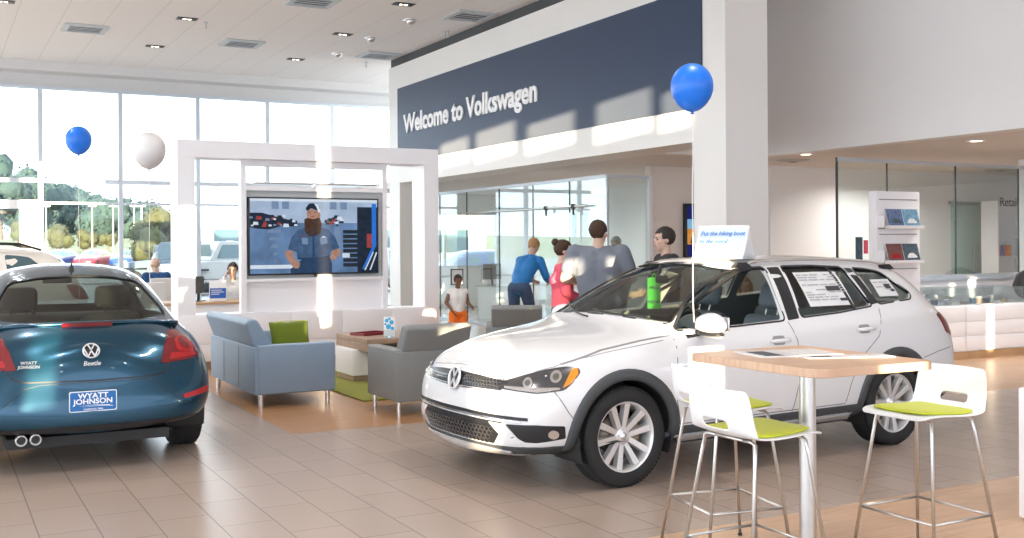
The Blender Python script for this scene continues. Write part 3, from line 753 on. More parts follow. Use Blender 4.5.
# glass
for s in(-1,1):
    if s==1: patch(G,winF,V_side(s),-.012,.003,.08,'side_window','carglass',golf)
    patch(G,winR,V_side(s),-.012,.003,.08,'side_window','darkglass' if s<0 else 'carglass',golf);patch(G,winC,V_side(s),-.012,.003,.08,'side_window','darkglass',golf)
    # black trim frames round the glass
    for w_ in(winF,winR,winC):
        o=inset_poly(w_,-.022);i_=w_
        n=len(w_)
        # ring as several strips
        b=bmesh.new()
        ov=[b.verts.new((p[0],0,p[1])) for p in o];iv=[b.verts.new((p[0],0,p[1])) for p in i_]
        for k in range(n):
            b.faces.new((ov[k],ov[(k+1)%n],iv[(k+1)%n],iv[k]))
        for v in b.verts:
            loc,nr,idx,d=G.bvh.ray_cast(Vector((v.co.x,s*3,v.co.z)),Vector((0,-s,0)))
            if loc: v.co=loc+snormal(G,loc)[0]*.003
        r_=bmesh.ops.extrude_edge_only(b,edges=[e for e in b.edges if e.is_boundary])
        for v in [g for g in r_['geom'] if isinstance(g,bmesh.types.BMVert)]: v.co=v.co-snormal(G,v.co)[0]*.02
        bmesh.ops.recalc_face_normals(b,faces=b.faces)
        me=bpy.data.meshes.new('window_trim');b.to_mesh(me);b.free();link('window_trim',me,'black',golf)
    patch(G,rp([(1.51,1.01),(1.585,1.385),(1.705,1.388),(1.625,1.02)],.01),V_side(s),.002,.004,.08,'pillar_trim','black',golf)
    patch(G,[(2.445,1.09),(2.405,1.37),(2.485,1.365),(2.52,1.10)],V_side(s),.002,.004,.08,'pillar_trim','black',golf)
    patch(G,[(2.225,1.068),(2.205,1.382),(2.235,1.38),(2.255,1.07)],V_side(s),-.004,.004,.08,'window_divider','black',golf)
    patch(G,[(.725,.992),(.725,1.16),(.75,1.17),(.75,.992)],V_side(s),-.004,.004,.08,'window_divider','black',golf)
    # panel gaps
    gaps=[[(.44,.93),(.42,.80),(.40,.55),(.45,.36)],[(1.50,1.0),(1.545,.86),(1.555,.60),(1.50,.36)],[(2.50,1.06),(2.42,.86),(2.20,.70),(2.10,.52),(2.06,.38)],[(.44,.37),(1.2,.37),(2.06,.37)],[(-.40,.805),(-.1,.88),(.2,.925),(.44,.955)],[(-.52,.66),(-.44,.52),(-.385,.45)],[(2.95,.66),(3.15,.70),(3.35,.72)]]
    for gp in gaps:
        patch(G,line_poly(gp,.007),V_side(s),.0015,.003,.08,'panel_gap','seam',golf)
    # cladding
    def arch(cx,a0,a1,r0,r1,zc=.325,n=26):
        out=[];
        for k in range(n+1):
            a=R(a0+(a1-a0)*k/n);out.append((cx+r1*math.cos(a),zc+r1*math.sin(a)))
        for k in range(n,-1,-1):
            a=R(a0+(a1-a0)*k/n);out.append((cx+r0*math.cos(a),zc+r0*math.sin(a)))
        return out
    for cx_,a0,a1 in((0,-22,200),(2.63,-20,202)):
        A_=[(cx_+(AR-.006)*math.cos(R(a0+(a1-a0)*k/30)),.325+(AR-.006)*math.sin(R(a0+(a1-a0)*k/30))) for k in range(31)]
        B_=[(cx_+(AR+.064)*math.cos(R(a0+(a1-a0)*k/30)),.325+(AR+.064)*math.sin(R(a0+(a1-a0)*k/30))) for k in range(31)]
        stripq(G,A_,B_,V_side(s),.016,.03,'wheel_arch_cladding','darkgrey',golf)
    patch(G,[(.38,.215),(.40,.355),(1.2,.355),(2.24,.355),(2.26,.215)],V_side(s),.014,.03,.08,'sill_cladding','darkgrey',golf)
    patch(G,[(.48,.262),(.50,.30),(2.12,.30),(2.16,.262)],V_side(s),.028,.02,.08,'sill_strip','rim',golf)
    patch(G,[(3.02,.24),(3.0,.40),(3.30,.42),(3.44,.42),(3.44,.26)],V_side(s),.010,.02,.08,'rear_bumper_cladding','darkgrey',golf)
    # side emblem + repeater
    patch(G,[(.36,.755),(.385,.775),(.50,.765),(.44,.755)],V_side(s),.004,.004,.08,'fender_badge','chrome',golf)
    # handles
    for hx,hz in((1.36,.875),(2.26,.915)):
        b=MB();y=s*.905
        b.tube([(hx-.09,y-s*.01,hz),(hx-.07,y+s*.022,hz+.004),(hx,y+s*.03,hz+.006),(hx+.07,y+s*.022,hz+.006),(hx+.09,y-s*.01,hz+.004)],[.010,.014,.015,.014,.010],10);b.obj('door_handle','golfpaint',golf)
        patch(G,rp([(hx-.06,hz-.03),(hx-.06,hz+.035),(hx+.06,hz+.035),(hx+.06,hz-.03)],.025),V_side(s),.0015,.002,.04,'handle_recess','intgrey2',golf)
    # headlights (diagonal view)
    dv=((.62,-s*.78,0),(.78*1,s*.62,0),(0,0,1)) if False else ((.7071,-s*.7071,0),(.7071,s*.7071,0),(0,0,1))
    # u = .7071*(x + s*y); near side s=-1: u=.7071*(x-y)... 
    HL=rp([(-.155,.650),(-.165,.690),(-.02,.735),(.13,.775),(.25,.793),(.335,.79),(.352,.757),(.315,.70),(.265,.655),(.1,.635)],.02)
    hl=[(u,z) for u,z in HL]
    vd=((.7071,-s*.7071,0),(.7071,s*.7071,0),(0,0,1))
    # on side s, points have y=s*|y| so u=.7071*(x+|y|)
    base=patch(G,hl,vd,.002,.01,.04,'headlight','lampdark',golf)
    patch(G,rp([(.25,.665),(.30,.695),(.340,.75),(.330,.780),(.295,.785),(.30,.745),(.27,.70)],.012),vd,.006,.004,.03,'turn_signal_lens','amber',base)
    for (cu,cz,rr) in((.03,.695,.032),(.205,.735,.036)):
        patch(G,[(cu+rr*math.cos(2*PI*k/20),cz+rr*math.sin(2*PI*k/20)) for k in range(20)],vd,.006,.003,.03,'lamp_reflector','lampchrome',base)
        patch(G,[(cu+rr*.55*math.cos(2*PI*k/16),cz+rr*.55*math.sin(2*PI*k/16)) for k in range(16)],vd,.009,.003,.03,'lamp_bulb','screenglass',base)
    patch(G,[(-.13,.656),(-.02,.648),(.1,.642),(.24,.660),(.235,.672),(.1,.657),(-.02,.662),(-.13,.668)],vd,.006,.003,.03,'lamp_strip','lampchrome',base)
    # bumper side lamp pocket
    FG=rp([(-.13,.40),(-.11,.435),(.10,.445),(.27,.435),(.27,.355),(.1,.33),(.02,.33)],.012)
    patch(G,FG,vd,.003,.01,.04,'fog_lamp_pocket','black',golf)
    patch(G,[(.20+.032*math.cos(2*PI*k/16),.385+.028*math.sin(2*PI*k/16)) for k in range(16)],vd,.009,.004,.03,'fog_lamp','lampchrome',golf)
    patch(G,rp([(-.24,.437),(-.115,.437),(-.03,.355),(.0,.322),(-.05,.31),(-.15,.36)],.01),vd,.010,.012,.04,'bumper_blade','golfpaint',golf)
    # mirror
    mh=empty('door_mirror',(0,0,0));mh.parent=golf
    mh.location=(0,0,0) if s<0 else (.16,-.06,-.03)
    b=MB();b.ell((.62,s*1.0,1.03),(.095,.135,.078),n=3,fn=lambda c:Vector((c.x*(.6 if c.x>0 else 1),c.y,c.z*(1-.25*max(0,-c.z)))));b.obj('mirror_shell','golfpaint',mh)
    b=MB();b.box(.675,.69,s*1.0-.10,s*1.0+.10,.985,1.08,bev=.007);b.obj('mirror_glass','lampchrome',mh)
    b=MB();b.cyl((.66,s*.82,.965),(.64,s*.93,.985),.022,.018);b.ell((.63,s*.98,.965),(.07,.11,.02));b.obj('mirror_foot','black',mh)
    # tail lamp
    rv=((-.7071,-s*.7071,0),(-.7071,s*.7071,0),(0,0,1))   # u = .7071*(-x + |y|)
    TLp=rp([(-2.00,.81),(-2.01,.88),(-1.90,.97),(-1.76,1.0),(-1.70,.985),(-1.735,.84),(-1.82,.81)],.015)
    patch(G,TLp,rv,.006,.01,.04,'tail_lamp','redlens',golf)
    # roof rail
    pts=[];
    for k in range(15):
        x=1.33+k*(3.02-1.33)/14;loc=G.bvh.ray_cast(Vector((x,s*.515,3)),Vector((0,0,-1)))[0];h=.032*min(1,math.sin(PI*k/14)*4);pts.append((x,s*.515,loc.z+h))
    b=MB();b.tube(pts,.014,8);b.obj('roof_rail','chrome',golf)
    for x in(1.36,2.96):
        b=MB();loc=G.bvh.ray_cast(Vector((x,s*.515,3)),Vector((0,0,-1)))[0];b.prism([(x-.10,loc.z-.005),(x+.1,loc.z-.005),(x+.04,loc.z+.035),(x-.04,loc.z+.035)],s*.515-.017,s*.515+.017,'y');b.obj('rail_foot','black',golf)
patch(G,wsh,V_FRONT,-.012,.003,.1,'windshield','screenglass',golf)
patch(G,rsh,V_REAR,-.010,.003,.1,'rear_window','darkglass',golf)
# dark band round the windscreen
def ringpatch(s,poly,d,view,off,name,m,parent):
    o=inset_poly(poly,d);n=len(poly);dd,u,v=[Vector(q) for q in view]
    b=bmesh.new();ov=[b.verts.new(u*p[0]+v*p[1]) for p in o];iv=[b.verts.new(u*p[0]+v*p[1]) for p in poly]
    for k in range(n):b.faces.new((ov[k],ov[(k+1)%n],iv[(k+1)%n],iv[k]))
    for w in b.verts:
        loc,nr,idx,q=s.bvh.ray_cast(w.co-dd*6,dd)
        if loc:w.co=loc+snormal(s,loc)[0]*off
    r_=bmesh.ops.extrude_edge_only(b,edges=[e for e in b.edges if e.is_boundary])
    for w in [g for g in r_['geom'] if isinstance(g,bmesh.types.BMVert)]: w.co=w.co-snormal(s,w.co)[0]*.02
    bmesh.ops.recalc_face_normals(b,faces=b.faces)
    me=bpy.data.meshes.new(name);b.to_mesh(me);b.free();return link(name,me,m,parent)
ringpatch(G,wsh,-.015,V_FRONT,.0025,'windshield_seal','black',golf)
# grille
patch(G,rp([(-.50,.640),(-.52,.665),(-.53,.695),(-.25,.715),(0,.722),(.25,.715),(.53,.695),(.52,.665),(.50,.640),(0,.632)],.008),V_FRONT,.003,.01,.05,'grille','black',golf)
gm=MB()
def hexrow(s,view,off,x0,x1,z0,z1,st,r,inside):
    b=bmesh.new();dd,u,v=[Vector(q) for q in view];row=0;z=z0
    while z<=z1:
        x=x0+(st/2 if row%2 else 0)
        while x<=x1:
            if inside(x,z):
                ps=[]
                for rr in(r,r*.72):
                    for k in range(6):
                        a=PI/6+k*PI/3;w=u*(x+rr*math.cos(a)*1.15)+v*(z+rr*math.sin(a)*.8)-dd*6
                        loc,nr,_,_=s.bvh.ray_cast(w,dd)
                        ps.append(loc+nr*off if loc else None)
                if all(p is not None for p in ps):
                    bv=[b.verts.new(p) for p in ps]
                    for k in range(6):b.faces.new((bv[k],bv[(k+1)%6],bv[6+(k+1)%6],bv[6+k]))
            x+=st
        z+=st*.62;row+=1
    me=bpy.data.meshes.new('grille_mesh');b.to_mesh(me);b.free();return me
link('grille_mesh',hexrow(G,V_FRONT,.016,-.49,.49,.652,.70,.03,.0150,lambda x,z:x>.10),'lampdark',golf);link('grille_mesh',hexrow(G,V_FRONT,.016,-.49,.49,.652,.70,.03,.0150,lambda x,z:x<-.10),'lampdark',golf)
patch(G,[(-.51,.630),(-.51,.638),(0,.628),(.51,.638),(.51,.630),(0,.619)],V_FRONT,.008,.01,.06,'grille_chrome_strip','chrome',golf)
patch(G,rp([(-.54,.445),(.54,.445),(.50,.36),(.44,.295),(-.44,.295),(-.50,.36)],.015),V_FRONT,.003,.01,.06,'lower_intake','black',golf)
link('intake_mesh',hexrow(G,V_FRONT,.016,-.47,.47,.315,.415,.042,.021,lambda x,z:abs(x)<.42+(z-.3)*.5),'lampdark',golf)
patch(G,[(-.68,.452),(-.68,.466),(0,.470),(.68,.466),(.68,.452),(0,.456)],V_FRONT,.009,.012,.06,'bumper_chrome_strip','chrome',golf)
patch(G,[(-.72,.466),(-.72,.486),(0,.49),(.72,.486),(.72,.466),(0,.47)],V_FRONT,.004,.012,.06,'bumper_gap_strip','black',golf)
patch(G,rp([(-.84,.245),(-.84,.31),(-.6,.29),(-.4,.285),(.4,.285),(.6,.29),(.84,.31),(.84,.245)],.01),V_FRONT,.010,.015,.06,'front_lip_cladding','darkgrey',golf)
patch(G,rp([(-.52,.225),(-.56,.262),(-.3,.27),(.3,.27),(.56,.262),(.52,.225)],.01),V_FRONT,.018,.015,.06,'skid_plate','rim',golf)
loc=G.bvh.ray_cast(Vector((-3,0,.675)),Vector((1,0,0)))[0]
vw_badge('front_badge',golf,frame((loc.x-.018,0,.675),(0,-1,0),(.25,0,1)),.078)
b=MB();b.lathe([(0,-.006),(.07,-.006),(.07,-.002),(0,-.002)],32);b.bm.transform(frame((loc.x-.018,0,.675),(0,-1,0),(.25,0,1)));b.obj('badge_backing','black',golf)
put_text('grille_badge','GTI',.045,'lettering',golf,frame((loc.x-.006,.40,.658),(-.15,-1,0),(.1,0,1)),depth=.002,bold=.001)
# bonnet edge line and creases
patch(G,line_poly([(-.66,-.50),(-.69,-.3),(-.70,0),(-.69,.3),(-.66,.50)],.006),V_TOP,.001,.003,.06,'bonnet_gap','seam',golf)
for s in(-1,1): patch(G,line_poly([(-.62,s*.60),(-.45,s*.70),(-.2,s*.76),(.1,s*.79),(.36,s*.81)],.006),V_TOP,.001,.003,.06,'bonnet_gap','seam',golf)
# cowl, wipers
b=MB()
for y0,y1 in((-.55,.05),(.0,.62)):
    pts=[]
    for k in range(9):
        t=k/8;y=y0+(y1-y0)*t
        loc=G.bvh.ray_cast(Vector((.33+.16*(abs(y)/.6)**2+.10*t,y,3)),Vector((0,0,-1)))[0];pts.append((loc.x,y,loc.z+.012))
    b.tube(pts,.007,6)
b.obj('wiper','black',golf)
# interior
b=MB();b.box(.42,.86,-.74,.74,.72,.93,bev=.06);b.obj('dashboard','intdark',golf)
b=MB()
for s in(-1,1):
    b.box(.55,2.4,s*.80,s*.84,.35,.955,bev=.015)
b.obj('door_lining','intdark',golf)
b=MB();b.box(.9,3.2,-.78,.78,.27,.30);b.obj('cabin_floor','intdark',golf)
for s in(-1,1): seat(golf,1.38,s*.38)
seat(golf,2.28,0,'intgrey',name='rear_bench',w=.66)
for y in(-.42,.42):
    b=MB();b.box(2.62,2.72,y-.12,y+.12,1.09,1.24,bev=.04);b.obj('rear_headrest','intgrey',golf)
steering(golf,.93,-.38,.90)
b=MB();b.box(.98,1.01,-.11,.11,1.27,1.33,bev=.012);b.cyl((.99,0,1.32),(1.02,0,1.40),.012);b.obj('rear_view_mirror','intdark',golf)
# inner window band of the A pillars and headliner
# price sheets on the rear side glass
def sheet(x,z,w,h,rows,seed):
    rnd=random.Random(seed)
    o=patch(G,[(x,z),(x+.012,z+h),(x+w+.01,z+h),(x+w,z)],V_side(-1),-.006,.001,.1,'window_price_sheet','paper',golf)
    polys=[]
    b=MB()
    zz=z+h-.03
    while zz>z+.03:
        xx=x+.02
        while xx<x+w-.03:
            l=rnd.uniform(.03,.12);l=min(l,x+w-.02-xx)
            if rnd.random()<.8:
                a=G.bvh.ray_cast(Vector((xx,-3,zz)),Vector((0,1,0)))[0];c=G.bvh.ray_cast(Vector((xx+l,-3,zz)),Vector((0,1,0)))[0]
                a2=G.bvh.ray_cast(Vector((xx,-3,zz+.008)),Vector((0,1,0)))[0];c2=G.bvh.ray_cast(Vector((xx+l,-3,zz+.008)),Vector((0,1,0)))[0]
                if a and c and a2 and c2:b.faces([p+Vector((0,0.003,0)) for p in(a,c,c2,a2)],[(0,1,2,3)])
            xx+=l+.015
        zz-=.018
    for bx,bz,bw,bh in((x+w*.55,z+h*.42,w*.32,.035),(x+w*.74,z+.03,w*.2,.02)):
        ps=[G.bvh.ray_cast(Vector((q,-3,r_)),Vector((0,1,0)))[0]+Vector((0,.002,0)) for q,r_ in((bx,bz),(bx+bw,bz),(bx+bw,bz+bh),(bx,bz+bh))]
        b.faces(ps,[(0,1,2,3)],mi=1)
    b.obj('printed_lines',['greyprint','darkprint'],o)
sheet(1.80,1.10,.46,.25,10,3);sheet(2.60,1.15,.24,.13,5,4)
# car antenna base at rear roof
# sign, tag
WAG=Matrix.Translation((3.877,6.578,0))@Matrix.Rotation(R(3.5),4,'Z')
tg=empty('hang_tag',(0,0,0),0,'bright green hang tag inside the windshield of the white wagon','tag')
T=golf.matrix_basis.copy();T=Matrix.Translation((3.877,6.578,0))@Matrix.Rotation(R(3.5),4,'Z')
tp=WAG@Vector((.97,.02,1.075))
tg.location=tp;tg.rotation_euler=(0,R(0),R(-35+3.5+10))
b=MB();b.prism(rp([(-.052,0),(.052,0),(.052,.205),(.03,.24),(-.05,.235)],.006),-.0015,.0015,'y');b.obj('tag_card','greentag',tg)
for z,t_,s_ in((.15,'PRICE',.028),(.04,'NOW',.034)):
    put_text('tag_lettering',t_,s_,'darkprint',tg,frame((0,-.0025,z),(1,0,0),(0,0,1)),depth=.0004,bold=.0012,align='CENTER')
b=MB();b.tube([(-.012,0,.23),(-.012,0,.255),(.0,0,.265),(.012,0,.255),(.012,0,.23)],.003,6);b.obj('tag_hook','greentag',tg)
# beetle -----------------------------------------------------------
BST=[(-.50,[(0,.20),(.70,.20),(.82,.34),(.86,.56),(.80,.72),(.62,.80),(.45,.84),(.22,.865),(0,.87)]),
(0,[(0,.20),(.78,.20),(.885,.36),(.90,.62),(.845,.82),(.66,.90),(.5,.93),(.25,.96),(0,.97)]),
(.5,[(0,.20),(.78,.20),(.86,.36),(.875,.66),(.85,.86),(.73,.95),(.56,.99),(.3,1.02),(0,1.03)]),
(.85,[(0,.20),(.78,.20),(.85,.36),(.87,.68),(.85,.87),(.79,.95),(.60,1.20),(.35,1.26),(0,1.28)]),
(1.3,[(0,.20),(.78,.20),(.85,.36),(.87,.68),(.85,.88),(.80,.96),(.57,1.33),(.34,1.41),(0,1.435)]),
(1.7,[(0,.20),(.78,.20),(.85,.36),(.875,.68),(.855,.89),(.79,.97),(.59,1.355),(.37,1.43),(0,1.452)]),
(2.05,[(0,.20),(.78,.20),(.87,.36),(.89,.68),(.865,.90),(.78,.98),(.60,1.315),(.38,1.40),(0,1.42)]),
(2.4,[(0,.21),(.79,.22),(.90,.36),(.912,.66),(.88,.88),(.755,.985),(.585,1.235),(.37,1.32),(0,1.342)]),
(2.7,[(0,.22),(.79,.24),(.90,.37),(.912,.65),(.87,.86),(.71,.975),(.535,1.12),(.34,1.175),(0,1.195)]),
(2.92,[(0,.24),(.78,.26),(.885,.38),(.90,.64),(.84,.83),(.67,.945),(.53,1.025),(.33,1.07),(0,1.09)]),
(3.08,[(0,.25),(.76,.27),(.865,.38),(.88,.61),(.80,.79),(.65,.90),(.52,.965),(.33,1.005),(0,1.02)]),
(3.20,[(0,.26),(.72,.28),(.83,.37),(.85,.56),(.765,.73),(.63,.84),(.50,.905),(.32,.95),(0,.97)])]
BN=[(0,.22),(.70,.22),(.82,.32),(.84,.48),(.80,.6),(.62,.68),(.45,.71),(.22,.73),(0,.74)]
BB=[(-.68,.8,None,BN),(-.76,.5,None,BN),(-.80,0,None,BN)]
BT0=[(0,.27),(.72,.29),(.83,.36),(.85,.48),(.765,.60),(.62,.70),(.50,.79),(.32,.865),(0,.905)]
BTl=[(3.30,.86,[0,.02,.03,.03,.0,-.01,-.02,-.04,-.05],BT0),(3.355,.58,[0,.02,.035,.03,0,-.012,-.035,-.07,-.095],BT0),(3.375,.28,[0,.02,.04,.03,0,-.012,-.035,-.075,-.105],BT0),(3.38,0,[0,.02,.04,.03,0,-.012,-.035,-.075,-.11],BT0)]
Bs=loft(BST,BB,BTl,3)
# local x points to the car's rear; the car faces +Y
beetle=empty('compact_car',(.985,8.80+2.537,0),R(-90),'teal blue rounded compact car seen from behind','car')
brw=rp([(-.615,1.045),(-.60,1.10),(-.47,1.30),(-.25,1.335),(0,1.345),(.25,1.335),(.47,1.30),(.60,1.10),(.615,1.045),(.3,1.02),(0,1.015),(-.3,1.02)],.05)
bsw=rp([(.95,.99),(1.25,1.30),(1.7,1.33),(2.1,1.28),(2.45,1.08),(2.3,1.02)],.05)
cuts=[('x',brw,1.95,3.2),('y',bsw,-1.2,1.2),('x',[(-.62,1.04),(-.5,1.34),(.5,1.34),(.62,1.04)],.4,1.2)]
for x in(0,2.537):
    for a,b_ in((-1.3,-.56),(.56,1.3)): cuts.append(('cyl',x,.33,.375,a,b_))
carbody(Bs,'body',['beetlepaint','intdark'],beetle,cuts)
for s in(-1,1):
    for x in(0,2.537): liner(beetle,x,.373,s,z=.33,y1=.87)
b=MB();b.box(-.5,3.25,-.54,.54,.18,.25);b.box(.4,2.1,-.76,.76,.20,.24);b.obj('underbody','intdark',beetle)
for s in(-1,1):
    for x in(0,2.537): wheel(beetle,x,s*.77,s,r=.33,w=.225,turn=.2)
patch(Bs,brw,V_REAR,-.008,.003,.1,'rear_window','darkglass',beetle)
for s in(-1,1): patch(Bs,bsw,V_side(s),-.01,.003,.1,'side_window','carglass',beetle)
patch(Bs,[(-.62,1.04),(-.5,1.34),(.5,1.34),(.62,1.04)],V_FRONT,-.012,.003,.1,'windshield','carglass',beetle)
ringpatch(Bs,brw,-.018,V_REAR,.0015,'window_seal','black',beetle)
# spoiler
b=MB();sec=[];n=25
for k in range(n):
    t=-1+2*k/(n-1);y=t*.69;bow=(1-t*t)
    x=2.93+.20*bow-.06;z=1.005+.012*bow-.02*abs(t)**3
    w=.10+.05*bow
    sec.append([(x-w,y,z-.012),(x-w*.4,y,z+.018),(x+.02,y,z+.022),(x+.045,y,z+.008),(x+.03,y,z-.018),(x-w*.5,y,z-.035)])
vs=[p for s_ in sec for p in s_];fs=[]
for k in range(n-1):
    for j in range(6):fs.append((k*6+j,k*6+(j+1)%6,(k+1)*6+(j+1)%6,(k+1)*6+j))
fs+= [tuple(range(6))[::-1],tuple((n-1)*6+j for j in range(6))]
b.faces(vs,fs,True);sp=b.obj('spoiler','beetlepaint',beetle,sub=1)
b=MB();
q=[]
for k in range(9):
    y=-.17+.34*k/8;t=y/.66;x=2.93+.20*(1-t*t)-.06;q.append((x+.040,y,1.003+.012*(1-t*t)))
b.faces([(p[0]+.004,p[1],p[2]-.026) for p in q]+[(p[0]+.012,p[1],p[2]+.012) for p in q],[(k,k+1,10+k,9+k) for k in range(8)]);b.obj('brake_light','redlens',sp)
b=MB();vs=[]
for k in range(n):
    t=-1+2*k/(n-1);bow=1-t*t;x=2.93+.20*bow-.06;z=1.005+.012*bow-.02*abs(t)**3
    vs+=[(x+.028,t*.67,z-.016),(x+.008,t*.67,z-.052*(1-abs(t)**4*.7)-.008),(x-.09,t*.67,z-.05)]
b.faces(vs,[(k*3+j,k*3+j+1,k*3+4+j,k*3+3+j) for k in range(n-1) for j in range(2)],True);b.obj('spoiler_underside_shade','black',beetle)  # black strip paints the shade under the spoiler
# boot lid gap
lid=[(-.62,.965),(-.60,.86),(-.545,.735),(-.50,.665),(-.42,.645),(0,.638),(.42,.645),(.50,.665),(.545,.735),(.60,.86),(.62,.965)]
patch(Bs,line_poly(lid,.010),V_REAR,.0015,.003,.05,'boot_lid_gap','black',beetle)
# tail lamps (diagonal)
for s in(-1,1):
    rv=((-.8,-s*.6,0),(-.6,s*.8,0),(0,0,1))   # u=-.6x+.8|y|
    TL=rp([(-1.60,.722),(-1.52,.85),(-1.42,.935),(-1.30,.945),(-1.215,.885),(-1.20,.80),(-1.25,.752),(-1.40,.735)],.03)
    t_=patch(Bs,TL,rv,.006,.012,.04,'tail_lamp','redlens',beetle)
    patch(Bs,rp([(-1.45,.80),(-1.42,.88),(-1.33,.90),(-1.26,.87),(-1.25,.81),(-1.34,.785)],.03),rv,.010,.004,.03,'lamp_inner','redref',t_)
    patch(Bs,[(-1.35+.045*math.cos(2*PI*k/16),.845+.04*math.sin(2*PI*k/16)) for k in range(16)],rv,.014,.004,.03,'lamp_bulb','redlens',t_)
    patch(Bs,rp([(-1.53,.745),(-1.50,.79),(-1.30,.785),(-1.29,.76)],.01),rv,.010,.004,.03,'reverse_lens','amber' if False else 'redref',t_)
    patch(Bs,rp([(-1.50,.465),(-1.51,.495),(-1.26,.535),(-1.22,.50),(-1.26,.49)],.01),rv,.004,.006,.04,'bumper_reflector','redref',beetle)
# bumper crease lines & recess
patch(Bs,line_poly([(-.80,.43),(-.62,.44),(-.44,.60),(-.33,.625),(.33,.625),(.44,.60),(.62,.44),(.80,.43)],.005),V_REAR,.001,.002,.05,'bumper_crease','black',beetle)
patch(Bs,rp([(-.80,.275),(-.84,.33),(-.6,.335),(0,.335),(.6,.335),(.84,.33),(.80,.275)],.02),V_REAR,.006,.02,.06,'lower_valance','black',beetle)
# plate
px=Bs.bvh.ray_cast(Vector((6,0.0,.50)),Vector((-1,0,0)))[0].x
pl_=empty('plate_holder',(0,0,0));pl_.parent=beetle
b=MB();b.prism(rp([(-.156,.429),(.156,.429),(.156,.571),(-.156,.571)],.012),px+.002,px+.010,'x');b.obj('plate_frame','lettering',pl_)
b=MB();b.prism(rp([(-.150,.435),(.150,.435),(.150,.565),(-.150,.565)],.01),px+.008,px+.0115,'x');b.obj('plate','plateblue',pl_)
FR=lambda y,z,dx=.012:frame((px+dx,y,z),(0,1,0),(0,0,1))
put_text('plate_lettering','WYATT',.050,'lettering',pl_,FR(.0,.522),depth=.0006,bold=.0012,align='CENTER',sx=1.12)
put_text('plate_lettering','JOHNSON',.050,'lettering',pl_,FR(.0,.483),depth=.0006,bold=.0012,align='CENTER',sx=1.1)
put_text('plate_lettering','CLARKSVILLE, TENN',.014,'lettering',pl_,FR(.0,.441),depth=.0006,bold=.0003,align='CENTER')
b=MB()
for z,w0 in((.470,.0),(.463,.02)):
    ps=[(-.09+w0+.2*k/10,z+.004*math.sin(PI*k/10)) for k in range(11)]
    b.prism([(p[0],p[1]) for p in ps]+[(p[0],p[1]-.003*(k/10)-.0008) for k,p in list(enumerate(ps))[::-1]],px+.011,px+.0125,'x')
b.obj('plate_swoosh','lettering',pl_)
def rearpt(y,z):
    loc=Bs.bvh.ray_cast(Vector((6,y,z)),Vector((-1,0,0)))[0];return loc,snormal(Bs,loc)[0]
def rframe(y,z,off):
    l,n=rearpt(y,z);X=Vector((-n.y,n.x,0)).normalized();Y=n.cross(X);return frame(l+n*off,X,Y)
vw_badge('rear_badge',beetle,rframe(0,.84,.005),.058)
b=MB();b.lathe([(0,-.003),(.052,-.003),(.052,.0),(0,.0)],28);b.bm.transform(rframe(0,.84,.003));b.obj('badge_backing','black',beetle)
put_text('model_badge','Beetle',.045,'chrome',beetle,rframe(0,.742,.003),depth=.001,align='CENTER',shear=.2,bold=.0008)
put_text('dealer_badge','WYATT',.030,'chrome',beetle,rframe(-.40,.765,.003),depth=.001,align='CENTER',bold=.001)
put_text('dealer_badge','JOHNSON',.030,'chrome',beetle,rframe(-.40,.738,.003),depth=.001,align='CENTER',bold=.001)
b=MB()
for y in(-.27,-.36) if False else (-.25,-.345): pass
for y in(-.365,-.455):
    b.lathe([(.036,-.05),(.038,.03),(.034,.035),(.029,.03),(.028,-.05)],24,Matrix.Translation((3.35,y,.258))@Matrix.Rotation(R(90),4,'Y'))
b.obj('exhaust_tips','brushed',beetle)
b=MB();
for y in(-.365,-.455): b.cyl((3.34,y,.258),(3.345,y,.258),.034)
b.obj('exhaust_inner','black',beetle)
l=Bs.bvh.ray_cast(Vector((2.12,0,3)),Vector((0,0,-1)))[0]
b=MB();b.prism([(l.x-.07,l.z-.01),(l.x+.06,l.z-.01),(l.x+.03,l.z+.02),(l.x,l.z+.025)],-.016,.016,'y');b.tube([(l.x+.01,0,l.z+.01),(l.x+.04,0,l.z+.055)],.007,8);b.obj('antenna','black',beetle)
# interior
for s in(-1,1): seat(beetle,1.30,s*.36,'beetleseat')
b=MB();b.box(1.85,2.3,-.52,.52,.36,.56,bev=.05);b.prism(rp([(2.25,.5),(2.40,.93),(2.50,.93),(2.42,.5)],.03),-.52,.52,'y');b.obj('rear_bench','beetleseat',beetle)
for s in(-1,1):
    b=MB();b.box(2.36,2.44,s*.30-.12,s*.30+.12,.92,1.0,bev=.035);b.obj('rear_headrest','beetleseat',beetle)
b=MB();b.box(.5,.9,-.7,.7,.72,.97,bev=.06);b.obj('dashboard','intdark',beetle)
b=MB();b.box(2.40,2.85,-.60,.60,.93,.95);b.obj('parcel_shelf','intdark',beetle)
b=MB();b.box(1.02,1.05,-.12,.12,1.25,1.32,bev=.012);b.cyl((1.03,0,1.3),(1.05,0,1.37),.012);b.obj('rear_view_mirror','intdark',beetle)
steering(beetle,1.0,-.36,.93)
